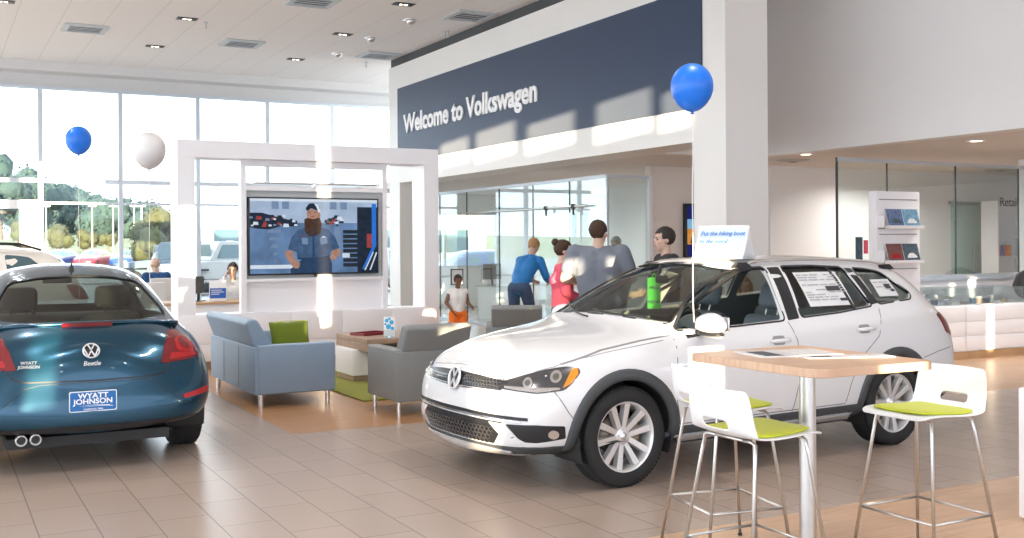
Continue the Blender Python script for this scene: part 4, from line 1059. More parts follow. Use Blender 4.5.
# other cars from simple lofts -------------------------------------
M['suvpaint']=mat('cream_car_paint',(.72,.68,.62),.3,coat=1,var=.02)
M['bluecar']=mat('blue_car_paint',(.008,.04,.17),.3,coat=1,var=.02)
M['redcar']=mat('red_car_paint',(.20,.006,.018),.3,coat=1,var=.02)
M['jeepgrey']=mat('slate_car_paint',(.05,.08,.12),.35,coat=1,var=.02)
M['jeepwhite']=mat('pale_car_paint',(.30,.30,.29),.35,coat=1,var=.02)
M['farglass']=mat('far_car_window',(.05,.10,.12),.12,spec=.8,var=.1)
sf=loft(GST,GB,GT,2)
def simple_wagon(name,loc,rz,m,lab,scale,rails=True,group=None):
    e=empty(name,loc,rz,lab,'car',group);e.scale=scale
    me=sf.me.copy();me.name='body';link('body',me,m,e)
    for s in(-1,1):
        for w_ in(winF,winR,winC): patch(sf,w_,V_side(s),.004,.002,.15,'side_window','farglass',e)
        for x in(0,2.63):
            b=MB();b.lathe([(.12,-.1),(.30,-.1),(.325,-.07),(.325,.07),(.30,.1),(.22,.1),(.21,.07),(.05,.07),(0,.08)],28,Matrix.Translation((x,s*.80,.325))@Matrix.Rotation(R(90),4,'X'));b.obj('wheel','rubber',e)
        if rails:
            b=MB();b.tube([(1.3,s*.52,1.44),(1.42,s*.52,1.50),(2.1,s*.52,1.515),(2.7,s*.52,1.495),(2.95,s*.52,1.42)],.016,8);b.obj('roof_rail','black',e)
        patch(sf,TLp,((-.7071,-s*.7071,0),(-.7071,s*.7071,0),(0,0,1)),.006,.01,.06,'tail_lamp','redlens',e)
    patch(sf,wsh,V_FRONT,.004,.002,.15,'windshield','farglass',e);patch(sf,rsh,V_REAR,.004,.002,.15,'rear_window','farglass',e)
    return e
simple_wagon('suv',(-1.68,15.9,0),R(2),'suvpaint','cream suv with black roof rails parked beyond the teal car',(1.0,1.0,1.08))
# box shaped off-road cars
def jeep(loc,rz,m,lab):
    e=empty('off_road_car',loc,rz,lab,'car')
    b=MB();b.prism(rp([(-2.0,.55),(-2.05,1.05),(-.75,1.18),(2.0,1.18),(2.0,.5)],.06),-.78,.78,'y');b.obj('body',m,e,bev=.04)
    b=MB();b.prism(rp([(-.75,1.18),(-.40,1.80),(1.95,1.84),(2.02,1.18)],.06),-.74,.74,'y');b.obj('hard_top',m,e,bev=.05)
    for s in(-1,1):
        for x0,x1 in((-.45,.30),(.42,1.05),(1.18,1.85)):
            b=MB();b.prism(rp([(x0+(.05 if x0<0 else 0)-.1*(x0<0),1.24),(x0+.14*(x0<0)+.0,1.70),(x1,1.70),(x1,1.24)],.05),s*.735,s*.75,'y');b.obj('side_window','farglass',e)
        for x in(-1.35,1.25):
            b=MB();b.lathe([(0,-.12),(.36,-.12),(.40,-.08),(.40,.08),(.36,.12),(.24,.12),(.22,.08),(0,.09)],28,Matrix.Translation((x,s*.80,.40))@Matrix.Rotation(R(90),4,'X'));b.obj('wheel','rubber',e)
            b=MB();b.box(x-.5,x+.5,s*.72,s*.92,.84,.90,bev=.02);b.obj('fender','black',e)
    b=MB();b.prism(rp([(-.60,1.28),(-.60,1.72),(.60,1.72),(.60,1.28)],.05),2.0,2.03,'x');b.obj('rear_window','farglass',e)
    b=MB();b.prism(rp([(-.66,1.26),(-.58,1.72),(.58,1.72),(.66,1.26)],.05),-.68,-.66,'x',T=Matrix.Translation((0,0,0)));b.obj('windshield','farglass',e)
    b=MB();b.lathe([(0,-.1),(.34,-.1),(.38,-.06),(.38,.06),(.34,.1),(0,.1)],28,Matrix.Translation((2.14,0,1.0))@Matrix.Rotation(R(90),4,'Y'));b.obj('spare_wheel','rubber',e)
    return e
# ------------------------------------------------------------------ furniture
def pillow_mesh(b,w,h,t,T):
    n=12;vs=[];fs=[]
    for side in(1,-1):
        for i in range(n+1):
            for j in range(n+1):
                u=-1+2*i/n;v=-1+2*j/n
                z=t*(max(0,(1-u**4)*(1-v**4)))**.6
                pin=1-.06*(1-abs(u))*abs(v)**3-.0;pin2=1-.06*(1-abs(v))*abs(u)**3
                vs.append((u*w*pin2,v*h*pin,side*z))
    m=(n+1)**2
    for s_,o in((1,0),(-1,m)):
        for i in range(n):
            for j in range(n):
                q=(o+i*(n+1)+j,o+(i+1)*(n+1)+j,o+(i+1)*(n+1)+j+1,o+i*(n+1)+j+1);fs.append(q if s_==1 else q[::-1])
    bm=bmesh.new();bv=[bm.verts.new(v) for v in vs]
    for f in fs:bm.faces.new([bv[i] for i in f])
    bmesh.ops.remove_doubles(bm,verts=bm.verts,dist=1e-4);b.add(bm,T,True)
def couch(name,loc,rz,L,D,m,lab,cat,armw=.12,cushions=2,arm_h=.61,back_h=.84):
    """local: back along x at y=0, seat towards +y; length L along x"""
    e=empty(name,loc,rz,lab,cat)
    for x in(0,L-armw):
        b=MB();b.box(x,x+armw,0.02,D,.13,arm_h,bev=.018);b.obj('arm',m,e)
        b=MB();b.tube([(x+.008 if x==0 else x+armw-.008,.03,.15),(x+.008 if x==0 else x+armw-.008,.03,arm_h-.012),(x+.008 if x==0 else x+armw-.008,D-.02,arm_h-.012),(x+.008 if x==0 else x+armw-.008,D-.02,.15)],.006,6);b.obj('piping',m,e)
    b=MB();b.box(armw,L-armw,.02,.16,.13,arm_h-.01,bev=.015)
    b.box(0.0,L,-.012,.03,.13,arm_h-.02,bev=.01);b.obj('back_panel',m,e)
    n=3 if L>1.3 else 1
    b=MB()
    for k in range(1,n): b.box(L*k/n-.003,L*k/n+.003,-.016,-.010,.15,arm_h-.04)
    if n==1:b.box(L-.14,L-.134,-.016,-.010,.15,arm_h-.04)
    b.obj('back_seam','seam',e)
    w=(L-2*armw)
    b=MB();b.prism(rp([(-.085,back_h-.02),(-.05,back_h+.015),(.03,back_h+.02),(.24,.50),(.22,.40),(.10,.42),(.0,arm_h-.02)],.035),armw*.55,L-armw*.55,'x',smooth=False);b.obj('back_cushion',m,e,bev=.02)
    b=MB();b.box(armw,L-armw,.14,D-.01,.14,.32,bev=.02);b.obj('seat_base',m,e)
    cw=w/cushions
    for k in range(cushions):
        b=MB();b.box(armw+k*cw+.004,armw+(k+1)*cw-.004,.2,D+.01,.32,.45,bev=.035);b.obj('seat_cushion',m,e)
    for x,y in((.05,.06),(L-.05,.06),(.05,D-.07),(L-.05,D-.07)):
        b=MB();b.cyl((x,y,0),(x,y,.135),.024,n=20);b.cyl((x,y,.12),(x,y,.135),.034);b.obj('leg','chrome',e)
    return e
# sofa: back towards -X, seat to +X. rot so local x -> -Y... local y(+)-> +X : rz=-90: x->-Y, y->+X
couch('sofa',(2.74,12.06,0),R(-90),1.84,.80,'bluesofa','blue grey leather two seat sofa with chrome feet','sofa')
couch('armchair',(4.42,9.14,0),0,.01+.0+.78,.72,'greysofa','grey leather armchair with its back to the camera, beside the coffee table','armchair',cushions=1) if False else None
ac=couch('armchair',(3.73,9.10,0),0,.80,.74,'greysofa','grey leather armchair between the blue sofa and the white wagon','armchair',cushions=1,back_h=.82)
couch('armchair',(5.80,11.35,0),R(-28),.74,.70,'greysofa','grey armchair just behind the white wagon bonnet, left one of two','armchair',cushions=1,back_h=.83)
couch('armchair',(6.72,11.28,0),R(-28),.74,.70,'greysofa','grey armchair mostly hidden behind the white wagon bonnet, right one of two','armchair',cushions=1,back_h=.80)
e=empty('cushion',(3.17,10.72,.45),0,'olive green square cushion leaning in the near corner of the blue sofa','cushion')
b=MB();pillow_mesh(b,.22,.175,.06,Matrix.Translation((.06,.0,.175))@Matrix.Rotation(R(10),4,'Z')@Matrix.Rotation(R(76),4,'X'));b.obj('cushion_cover','pillow',e)
b=MB();b.tube([(-.13,-.08,.345),(.0,-.03,.352),(.25,.03,.345)],.005,6);b.obj('zip_seam','lime',e)
# rug
b=MB();b.box(3.80,5.35,10.15,12.75,.001,.016,bev=.006);tag(b.obj('rug','rug'),'olive green rug under the coffee table between the seats','rug')
# coffee table
e=empty('coffee_table',(4.3,11.35,0.017),0,'low coffee table with oak top on a white block base','table')
b=MB();b.box(-.08,.66,.25,.85,.06,.36,bev=.01);b.obj('base_block','laminate',e)
b=MB();b.box(-.06,.64,.27,.83,0,.06);b.obj('plinth','oak',e)
b=MB();b.box(-.02,.80,-.05,.98,.44,.50,bev=.004);b.box(-.02,.06,-.05,.98,.36,.44,bev=.003);b.box(.72,.80,-.05,.98,.36,.44,bev=.003);b.obj('table_top','oak',e)
b=MB();b.box(.06,.66,.28,.82,.36,.44);b.obj('top_spacer','seam',e)
tz=.518
e=empty('tray',(4.55,11.9,tz),R(20),'dark red shallow tray on the coffee table','tray')
b=MB();b.box(-.2,.2,-.13,.13,0,.008);b.box(-.2,.2,-.13,-.12,0,.03);b.box(-.2,.2,.12,.13,0,.03);b.box(-.2,-.19,-.13,.13,0,.03);b.box(.19,.2,-.13,.13,0,.03)
M['darkred']=mat('dark_red_lacquer',(.22,.02,.03),.3,var=.1)
b.obj('tray_body','darkred',e)
e=empty('leaflet_holder',(4.60,11.42,tz),R(-20),'white and blue leaflet stand on the coffee table','leaflet holder')
b=MB();T=Matrix.Rotation(R(-12),4,'X');b.box(-.07,.07,-.004,.0,0,.24,T=T);b.box(-.07,.07,-.05,.06,0,.004);b.box(-.07,.07,-.05,-.046,0,.09);b.obj('holder','clear',e)
b=MB();b.box(-.065,.065,-.010,-.006,.01,.235,T=T);lf=b.obj('leaflet','lettering',e)
b=MB()
for k,(x,z,r) in enumerate([(-.03,.19,.022),(.025,.17,.026),(-.01,.12,.03),(.035,.1,.02),(-.045,.15,.014),(.0,.21,.015)]):
    b.prism([(x+r*math.cos(a*PI/6),z+r*math.sin(a*PI/6)) for a in range(12)],-.012,-.0105,'y',T=T)
M['skyprint']=mat('light_blue_print',(.05,.42,.75),.5,var=.2,scale=30)
b.obj('leaflet_print','skyprint',lf)
# television wall ---------------------------------------------------
YT=13.81
tv=empty('display_wall',(2.72,YT,0),0,'white open frame display wall holding the large television','display wall')
W=3.60
b=MB();b.box(0,.22,0,.43,.70,2.70);b.box(W-.22,W,0,.43,.70,2.70);b.box(0,W,0,.43,2.70,2.92);b.obj('frame','laminate',tv,bev=.004)
b=MB();b.box(0,W,.0,.43,.10,.70);b.obj('cabinet','laminate',tv,bev=.004)
b=MB();b.box(.04,W-.04,.04,.40,0,.10);b.obj('plinth','oak',tv)
nd=5
for k in range(nd):
    x0=.03+k*(W-.06)/nd;x1=.03+(k+1)*(W-.06)/nd
    b=MB();b.box(x0+.004,x1-.004,-.018,-.001,.33,.685,bev=.002);b.obj('cabinet_door','laminate',tv)
    b=MB();b.box(x0+.004,x1-.004,-.018,-.001,.11,.322,bev=.002);b.obj('cabinet_drawer','laminate',tv)
b=MB()
b.box(.83,.90,.12,.24,.70,2.70);b.box(2.80,2.87,.12,.24,.70,2.70);b.box(.90,2.80,.12,.24,2.62,2.70);b.box(.90,2.80,.12,.24,2.30,2.36);b.obj('inner_frame','laminate',tv)
b=MB();b.box(.90,2.80,.18,.24,.70,2.30);b.obj('back_panel','laminate',tv)
b=MB();b.box(.90,2.80,.10,.22,1.10,1.14);b.obj('ledge','laminate',tv)
M['tvgrey']=mat('grey_reveal',(.50,.52,.52),.5,var=.02)
b=MB();b.box(.905,2.795,.165,.179,1.145,2.295);b.obj('recess_panel','tvgrey',tv)
b=MB();b.cyl((1.0,.1,2.40),(2.7,.1,2.40),.012);b.box(1.8,1.84,.08,.13,2.36,2.42);b.obj('wall_washer_rail','brushed',tv)
# television
TVX,TVZ=4.545,1.70
t=empty('television',(TVX,YT+.10,TVZ),0,'large flat television showing a bearded man in a workshop','television')
w,h=.905,.515
b=MB();b.box(-w,w,0,.06,-h,h,bev=.008);b.obj('case','black',t)
def em(name,c,s=1.0,var=.12,scale=6):
    return mat(name,(0,0,0),.3,spec=.5,emit=c,es=s) if not var else emv(name,c,s,var,scale)
def emv(name,c,s,var,scale):
    m=mat(name,(0.004,.004,.004),.5,spec=.12);nt=m.node_tree;b=nt.nodes['Principled BSDF'];L=nt.links
    tc=nt.nodes.new('ShaderNodeTexCoord');n=nt.nodes.new('ShaderNodeTexNoise');n.inputs['Scale'].default_value=scale;n.inputs['Detail'].default_value=5;L.new(tc.outputs['Object'],n.inputs['Vector'])
    mx=nt.nodes.new('ShaderNodeMix');mx.data_type='RGBA';mx.inputs[6].default_value=(*[max(0,x*(1-var*2)) for x in c],1);mx.inputs[7].default_value=(*[x*(1+var*2) for x in c],1)
    L.new(n.outputs['Fac'],mx.inputs[0]);L.new(mx.outputs[2],b.inputs['Emission Color']);b.inputs['Emission Strength'].default_value=s
    return m
tvm=[em('tv_wall',(.36,.46,.62),1,.2,4),em('tv_floor',(.115,.205,.37),1,.45,2.6),em('tv_dark',(.010,.02,.04),1,.5,14),em('tv_shirt',(.05,.10,.20),1,.32,9),em('tv_skin',(.38,.21,.155),1,.25,16),em('tv_beard',(.055,.026,.018),1,.6,30),em('tv_jeans',(.02,.05,.11),1,.2,14),em('tv_blue',(.02,.16,.62),1,.1,4),em('tv_pale',(.62,.70,.80),1,.1,10),em('tv_tyres',(.015,.022,.035),1,.3,20),em('tv_red',(.30,.05,.05),1,.3,30),em('tv_window',(.16,.24,.38),1,.1)]
b=MB();lay=[0]
sw,sh=.885,.495
# picture coords: zoom px of the crop 762x538, screen from (98,88) to (662,425)
def C2(u,v): return (-sw+2*sw*(u-98)/564,sh-2*sh*(v-86)/338)
def shp(pts,mi,r=0):
    lay[0]+=1;y=-.0006-.00012*lay[0];ps=[C2(*p) for p in pts]
    if r:ps=rp(ps,r,3)
    b.faces([(p[0],y,p[1]) for p in ps],[tuple(range(len(ps)))[::1]],mi=mi)
def rect(u0,v0,u1,v1,mi): shp([(u0,v1),(u1,v1),(u1,v0),(u0,v0)],mi)
rect(98,86,662,424,1);rect(98,86,662,195,0)
rect(98,86,662,98,8)
for u in(190,235,445,492): rect(u,98,u+30,132,11)
rnd=random.Random(5)
shp([(98,150),(150,150),(200,165),(260,180),(300,185),(300,212),(230,210),(180,225),(130,222),(98,215)],2,.01)
for k in range(26):
    u=rnd.uniform(100,300);v=rnd.uniform(160,210);q=rnd.uniform(5,14);shp([(u-q,v+q*.6),(u+q,v+q*.6),(u+q*.8,v-q*.5),(u-q*.7,v-q*.6)],rnd.choice([2,9,8,11,2,10]),.004)
for k in range(16):
    u=rnd.uniform(425,500);v=rnd.uniform(160,205);q=rnd.uniform(5,13);shp([(u-q,v+q*.6),(u+q,v+q*.6),(u+q*.8,v-q*.5),(u-q*.7,v-q*.6)],rnd.choice([2,9,8,11,10]),.004)
rect(98,385,280,402,8);rect(98,402,280,424,1)
rect(568,120,662,424,2)
for k in range(8): shp([(503,225+k*22+19),(572,225+k*22+19),(572,225+k*22+2),(503,225+k*22+2)],9,.01)
rect(500,335,533,355,8);rect(636,104,656,300,7);shp([(656,300),(600,410),(590,410),(640,300)],7)
shp([(640,330),(645,330),(606,415),(600,415)],8);shp([(655,330),(660,335),(630,415),(624,415)],8);rect(612,245,636,310,10)
# seated man
for k in range(5): shp([(175+k*8,225+k*34),(225-k*5,225+k*34),(230-k*5,240+k*34),(168+k*8,240+k*34)],11,.006)
for k in range(3): shp([(455+k*6,215),(485+k*3,215),(500,300),(470,300)],11,.01) if k==1 else None
shp([(270,424),(268,405),(300,380),(330,350),(440,345),(452,380),(452,424)],6,.01)
shp([(258,315),(275,260),(300,228),(340,215),(405,215),(440,228),(468,262),(486,310),(448,325),(442,350),(400,362),(300,362),(296,328)],3,.012)
shp([(248,318),(280,322),(285,355),(312,380),(305,402),(285,402),(262,372),(246,340)],4,.012)
shp([(452,322),(488,312),(494,335),(470,362),(448,368),(444,352)],4,.01)
shp([(340,150),(350,132),(395,132),(402,155),(398,190),(345,190)],4,.012)
shp([(330,178),(345,172),(370,178),(398,170),(408,200),(402,240),(380,256),(350,256),(332,232)],5,.015)
shp([(336,128),(352,106),(378,104),(396,120),(401,145),(388,138),(360,128),(342,142)],2,.01)
shp([(372,104),(392,112),(403,148),(392,145),(384,122)],8,.004)
rect(348,145,356,148,9);rect(374,145,382,148,9);shp([(358,163),(376,163),(372,167),(361,167)],10)
shp([(365,225),(372,225),(376,350),(366,350)],6);shp([(398,262),(430,258),(432,290),(402,294)],11,.005);shp([(318,262),(345,264),(345,294),(320,292)],11,.005);shp([(300,362),(400,362),(442,350),(440,344),(400,352),(300,353)],6)
rect(408,256,422,262,8);rect(318,252,335,256,10)
bmesh.ops.reverse_faces(b.bm,faces=[f for f in b.bm.faces if f.normal.y>0]) if b.bm.normal_update() is None else None
sc_=b.obj('screen',tvm,t,recalc=False)
b=MB();b.box(-.02,.02,-.01,.02,-h-.03,-h);b.obj('status_light','darkgrey',t)
# tall table ---------------------------------------------------------
TP4=[(3.15,4.07),(3.18,3.25),(3.87,3.23),(3.88,4.09)]
cx=sum(p[0] for p in TP4)/4;cy=sum(p[1] for p in TP4)/4
bt=empty('bar_table',(cx,cy,0),0,'tall square beech top table on one steel post','table')
pts=rp([(p[0]-cx,p[1]-cy) for p in TP4],.07,6)
b=MB();b.prism(pts,1.012,1.05);b.obj('table_top','tablewood',bt,bev=.004)
b=MB();b.lathe([(0,1.0),(.16,1.0),(.16,1.011),(0,1.011)],32);b.obj('mounting_plate','darkgrey',bt)
b=MB();b.cyl((0,0,.02),(0,0,1.0),.038,n=32);b.obj('post','brushed',bt)
b=MB();b.lathe([(0,0),(.22,0),(.22,.008),(.20,.014),(.05,.028),(.04,.05),(0,.05)],48);b.obj('foot_plate','brushed',bt)
# magazines
def flatmag(name,x,y,z,rz,w,h,t,lab,cat,m2='skyprint'):
    e=empty(name,(x,y,z),rz,lab,cat)
    b=MB();b.box(-w/2,w/2,-h/2,h/2,0,t);o=b.obj('pages','paper',e)
    b=MB();b.box(-w/2+.01,w/2-.01,-h/2+.01,h/2-.01,t,t+.0006);o2=b.obj('cover_print','magprint',o)
    b=MB();b.box(-w/2+.04,-w/2+.04+w*.22,-h/2+.03,h/2-.05,t+.0006,t+.0012)
    b.obj('cover_picture',m2,o2);return e
flatmag('brochure',cx+.01,cy+.14,1.0505,R(-12),.42,.28,.004,'glossy open brochure lying on the bar table','brochure','darkprint')
flatmag('brochure',cx+.14,cy-.10,1.0505,R(-20),.42,.12,.003,'thin white leaflet lying in front of the open brochure on the bar table','brochure','darkprint')
# stools
def stool(loc,rz,lab):
    """faces +y local; back at -y"""
    e=empty('bar_stool',loc,rz,lab,'stool','lime padded bar stools round the tall table')
    # shell: seat + back as one curved sheet, with slot
    prof=[(.235,.765),(.215,.785),(.12,.782),(.0,.772),(-.10,.770),(-.165,.780),(-.208,.815),(-.222,.853),(-.233,.935),(-.241,1.0)]
    n=len(prof);nx=16
    def hw(i):
        return [.175,.205,.222,.225,.222,.218,.215,.213,.208,.19][i]
    P={}
    b=bmesh.new()
    for i in range(n):
        for j in range(nx+1):
            u=-1+2*j/nx;y,z=prof[i];x=u*hw(i)
            cup=.0
            if i<=5: z2=z+.010*u*u*(1 if i>1 else .3);y2=y
            else: z2=z;y2=y+.045*u*u
            P[i,j]=b.verts.new((x,y2,z2))
    for i in range(n-1):
        for j in range(nx):
            if i==6 and 5<=j<=10: continue   # hand slot
            b.faces.new((P[i,j],P[i,j+1],P[i+1,j+1],P[i+1,j]))
    bmesh.ops.recalc_face_normals(b,faces=b.faces)
    me=bpy.data.meshes.new('shell');b.to_mesh(me);b.free();o=link('shell',me,'stoolwhite',e)
    for p in me.polygons:p.use_smooth=True
    m_=o.modifiers.new('s','SOLIDIFY');m_.thickness=.010;m_.offset=0
    m_=o.modifiers.new('ss','SUBSURF');m_.levels=2;m_.render_levels=2
    # pad
    b=bmesh.new();Q={}
    pr_=[(.205,.793),(.12,.792),(.0,.782),(-.10,.780),(-.15,.788)]
    for i,(y,z) in enumerate(pr_):
        for j in range(9):
            u=-1+2*j/8;x=u*[.150,.190,.195,.190,.165][i];q=(1-u**4)
            Q[i,j,0]=b.verts.new((x,y,z+.008*u*u-.006));Q[i,j,1]=b.verts.new((x,y,z+.008*u*u+.004+.016*q*(1 if 0<i<4 else .5)))
    for k in(0,1):
        for i in range(4):
            for j in range(8):
                f=(Q[i,j,k],Q[i,j+1,k],Q[i+1,j+1,k],Q[i+1,j,k]);b.faces.new(f)
    for i in range(4):
        for j in(0,8): b.faces.new((Q[i,j,0],Q[i+1,j,0],Q[i+1,j,1],Q[i,j,1]))
    for j in range(8):
        for i in(0,4): b.faces.new((Q[i,j,0],Q[i,j+1,0],Q[i,j+1,1],Q[i,j,1]))
    bmesh.ops.recalc_face_normals(b,faces=b.faces)
    me=bpy.data.meshes.new('seat_pad');b.to_mesh(me);b.free();o=link('seat_pad',me,'lime',e)
    for p in me.polygons:p.use_smooth=True
    m_=o.modifiers.new('ss','SUBSURF');m_.levels=2;m_.render_levels=2
    # legs
    LT={(-1,1):(-.165,.15),(1,1):(.165,.15),(-1,-1):(-.165,-.13),(1,-1):(.165,-.13)}
    F={k:(k[0]*.25,k[1]*.235+.0) for k in LT}
    for k,(x,y) in LT.items():
        fx,fy=F[k]
        b=MB();b.tube([(x*.55,y,.762),(x*.85,y,.762),(x*1.0,y*1.0,.752),(x+(fx-x)*.1,y+(fy-y)*.1,.69),(fx,fy,.008)],.0085,10);b.obj('leg','brushed',e)
        b=MB();b.cyl((fx,fy,0),(fx,fy,.012),.012);b.obj('foot_glide','black',e)
    def at(k,z):
        x,y=LT[k];fx,fy=F[k];t=(.75-z)/.75;return (x+(fx-x)*t,y+(fy-y)*t,z)
    b=MB();b.tube([at((-1,1),.27),at((1,1),.27)],.0075);b.obj('foot_rest','brushed',e)
    b=MB();b.tube([at((-1,-1),.27),at((1,-1),.27)],.0075);b.obj('rear_rung','brushed',e)
    for s in(-1,1):
        b=MB();b.tube([at((s,-1),.27),at((s,1),.27)],.0075);b.obj('side_rung','brushed',e)
    b=MB();b.tube([(-.1,.15,.762),(.1,.15,.762)],.008);b.tube([(-.1,-.13,.762),(.1,-.13,.762)],.008);b.obj('seat_brace','brushed',e)
    return e
# white counter edge at far right of the picture
e=empty('display_plinth',(5.36,3.35,0),0,'white display plinth cut off by the right edge of the picture','plinth')
b=MB();b.box(0,.6,0,.58,.02,.75,bev=.012);b.obj('plinth_body','laminate',e)
b=MB();b.box(.02,.58,.02,.56,0,.02);b.obj('plinth_foot','darkgrey',e)

for loc,rz,lab in(((3.17,3.63,0),R(-90),'white bar stool with lime seat nearest the camera, left of the steel table post'),((4.27,3.64,0),R(90),'white bar stool with lime seat on the right side of the bar table'),((3.54,4.27,0),R(-100),'white bar stool with lime seat behind the table, beside the wagon front wheel')):
    o=stool(loc,rz,lab);o.scale=(1.0,1.0,.955)
# ------------------------------------------------------------------ people
def remesh(b,vox,name,m,parent,smooth=6):
    me=bpy.data.meshes.new('t');b.bm.to_mesh(me);b.bm.free();o=bpy.data.objects.new('t',me);COL.objects.link(o)
    r=o.modifiers.new('r','REMESH');r.mode='VOXEL';r.voxel_size=vox;r.use_smooth_shade=True
    q=o.modifiers.new('c','SMOOTH');q.factor=.5;q.iterations=smooth
    me2=baked(o);drop(o);me2.name=name;me2.materials.clear()
    for p in me2.polygons:p.use_smooth=True
    return link(name,me2,m,parent)
def cap(b,p,q,r1,r2):
    p=Vector(p);q=Vector(q);n=5
    for k in range(n+1):
        t=k/n;rr=r1+(r2-r1)*t
    b.cyl(p,q,r1,r2,n=14);b.ell(p,r1,n=2);b.ell(q,r2,n=2)
def hand(b,w,dirv,pal,size=1.0,curl=.4):
    """w wrist, dirv hand direction, pal palm normal"""
    d=Vector(dirv).normalized();n=Vector(pal);n=(n-d*n.dot(d)).normalized();s=d.cross(n)
    c=Vector(w)+d*.05*size
    for k in(-1.2,-.4,.4,1.2): cap(b,Vector(w)+s*.010*k*size,Vector(w)+d*.085*size+s*.021*k*size,.014*size,.012*size)
    for k,l in((-1.5,.9),(-.5,1.02),(.5,1.0),(1.5,.78)):
        p=Vector(w)+d*.088*size+s*.0195*k*size;dd=d
        for j in range(3):
            q=p+dd*.029*l*size;cap(b,p,q,.0092*size*(1-.08*j),.0088*size*(1-.1*j));p=q
            ang=curl*(.6+.5*j);dd=(d*math.cos(ang)+n*math.sin(ang)).normalized()
    p=Vector(w)+d*.03*size-s*.026*size;dd=(d*.6-s*.75+n*.3).normalized();q=p+dd*.038*size;cap(b,p,q,.012*size,.0105*size);cap(b,q,q+(dd*.6+d*.6+n*.3).normalized()*.03*size,.0105*size,.009*size)
def person(name,lab,loc,rz,h=1.75,skin='skin',hair='hairb',hairstyle='short',top=None,sleeve='short',pants='jeans',pose=None,build=1.0,head_turn=0,head_tilt=0,shoes='black',female=False,vest=None,feet=True,face=True,seated=False,bald=False):
    """faces +y, feet at z=0"""
    e=empty(name,loc,rz,lab,'person')
    k=h/1.75;J=dict(pel=(0,0,.94),wst=(0,0,1.08),chs=(0,-.0,1.28),nck=(0,-.01,1.47),hed=(0,.015,1.60),
        shL=(-.185,-.01,1.41),shR=(.185,-.01,1.41),elL=(-.235,-.02,1.12),elR=(.235,-.02,1.12),wrL=(-.25,.06,.88),wrR=(.25,.06,.88),
        hiL=(-.095,0,.92),hiR=(.095,0,.92),knL=(-.11,.03,.50),knR=(.11,.03,.50),anL=(-.12,-.01,.085),anR=(.12,-.01,.085))
    if pose:J.update(pose)
    J={a:Vector(v)*k for a,v in J.items()}
    W=build*k
    def torso(b,ex):
        b.ell(J['pel'],((.158+ex)*W,(.115+ex)*W,(.12+ex*.5)*k),n=3);cap(b,J['pel'],J['wst'],(.118+ex)*W,(.118+ex)*W)
        for f in(-.045,.045):
            cap(b,J['wst']+Vector((f*W,0,0)),J['chs']+Vector((f*1.2*W,0,0)),(.105+ex)*W,(.118+ex)*W)
        sd=(J['shR']-J['shL']).normalized()
        up_=(J['nck']-J['chs']).normalized()
        for f in(-.075,.075):
            cap(b,J['chs']+sd*f*W,J['chs']+sd*f*W+up_*.07*k,(.105+ex)*W,(.088+ex)*W)
        if female: 
            fw_=up_.cross(sd)*-1
            for f in(-.075,.075): b.ell(J['chs']+sd*f*W-fw_*(-.075)*W,(.062+ex)*W,n=2)
        for s in('L','R'): cap(b,J['nck']-Vector((0,0,.045*k))-(up_*.01),J['sh'+s]-up_*.01,(.058+ex)*k,(.058+ex)*W)
    def arm(b,s,ex,frac=1.0,lower=0.0):
        sh,el,wr=J['sh'+s],J['el'+s],J['wr'+s]
        cap(b,sh,sh.lerp(el,min(frac,1)),(.056+ex)*W,(.056+(.042-.056)*min(frac,1)+ex)*W)
        if lower>0: cap(b,el,el.lerp(wr,lower),(.042+ex)*W,(.042+(.028-.042)*lower+ex)*k)
    def leg(b,s,ex,frac=1.0):
        hi,kn,an=J['hi'+s],J['kn'+s],J['an'+s]
        cap(b,hi,kn,(.088+ex)*W,(.058+ex)*k);
        e2=kn.lerp(an,frac);mid=kn.lerp(an,.35)
        cap(b,kn,mid,(.056+ex)*k,(.055+ex)*k);cap(b,mid,e2,(.055+ex)*k,(.055+(.037-.055)*frac+ex)*k)
    # body
    b=MB();torso(b,0)
    for s in('L','R'):
        arm(b,s,0,1,1);leg(b,s,0)
        d=(J['wr'+s]-J['el'+s]);pn=Vector((1 if s=='L' else -1,0.2,0));hand(b,J['wr'+s],d,pn,k*1.0)
    cap(b,J['nck']-Vector((0,0,.05*k)),J['nck'].lerp(J['hed'],.6),.058*k,.052*k)
    H=Matrix.Translation(J['hed'])@Matrix.Rotation(head_turn,4,'Z')@Matrix.Rotation(head_tilt,4,'X')@Matrix.Scale(k*1.0,4)
    def he(c,r,n=3):
        bb=bmesh.new();bmesh.ops.create_icosphere(bb,subdivisions=n,radius=1)
        for v in bb.verts:v.co=Vector((c[0]+v.co.x*r[0],c[1]+v.co.y*r[1],c[2]+v.co.z*r[2]))
        b.add(bb,H,True)
    he((0,-.005,.045),(.076,.095,.088));he((0,.03,-.025),(.058,.062,.075));he((0,.055,-.07),(.034,.030,.024))
    he((0,.098,.0),(.012,.020,.022),2);he((0,.09,.022),(.010,.014,.03),2);he((0,.082,.045),(.055,.018,.016),2)
    he((0,.086,-.042),(.024,.014,.012),2)
    for s in(-1,1): he((s*.078,-.005,.005),(.010,.020,.032),2);he((s*.042,.066,-.005),(.024,.022,.022),2)
    body=remesh(b,.0105*max(k,.7),'body',skin,e,5)
    if face:
        b=MB()
        for s in(-1,1): b.ell(H@Vector((s*.031,.084,.018)),.008*k,n=2)
        b.obj('eyes','eye',e)
        b=MB();b.ell((0,0,0),(.024,.007,.006),T=H@Matrix.Translation((0,.099,-.043)),n=2);b.obj('mouth','lip',e)
        b=MB()
        for s in(-1,1): b.ell((0,0,0),(.019,.006,.0045),T=H@Matrix.Translation((s*.032,.094,.042)),n=2)
        b.obj('eyebrows',hair,e)
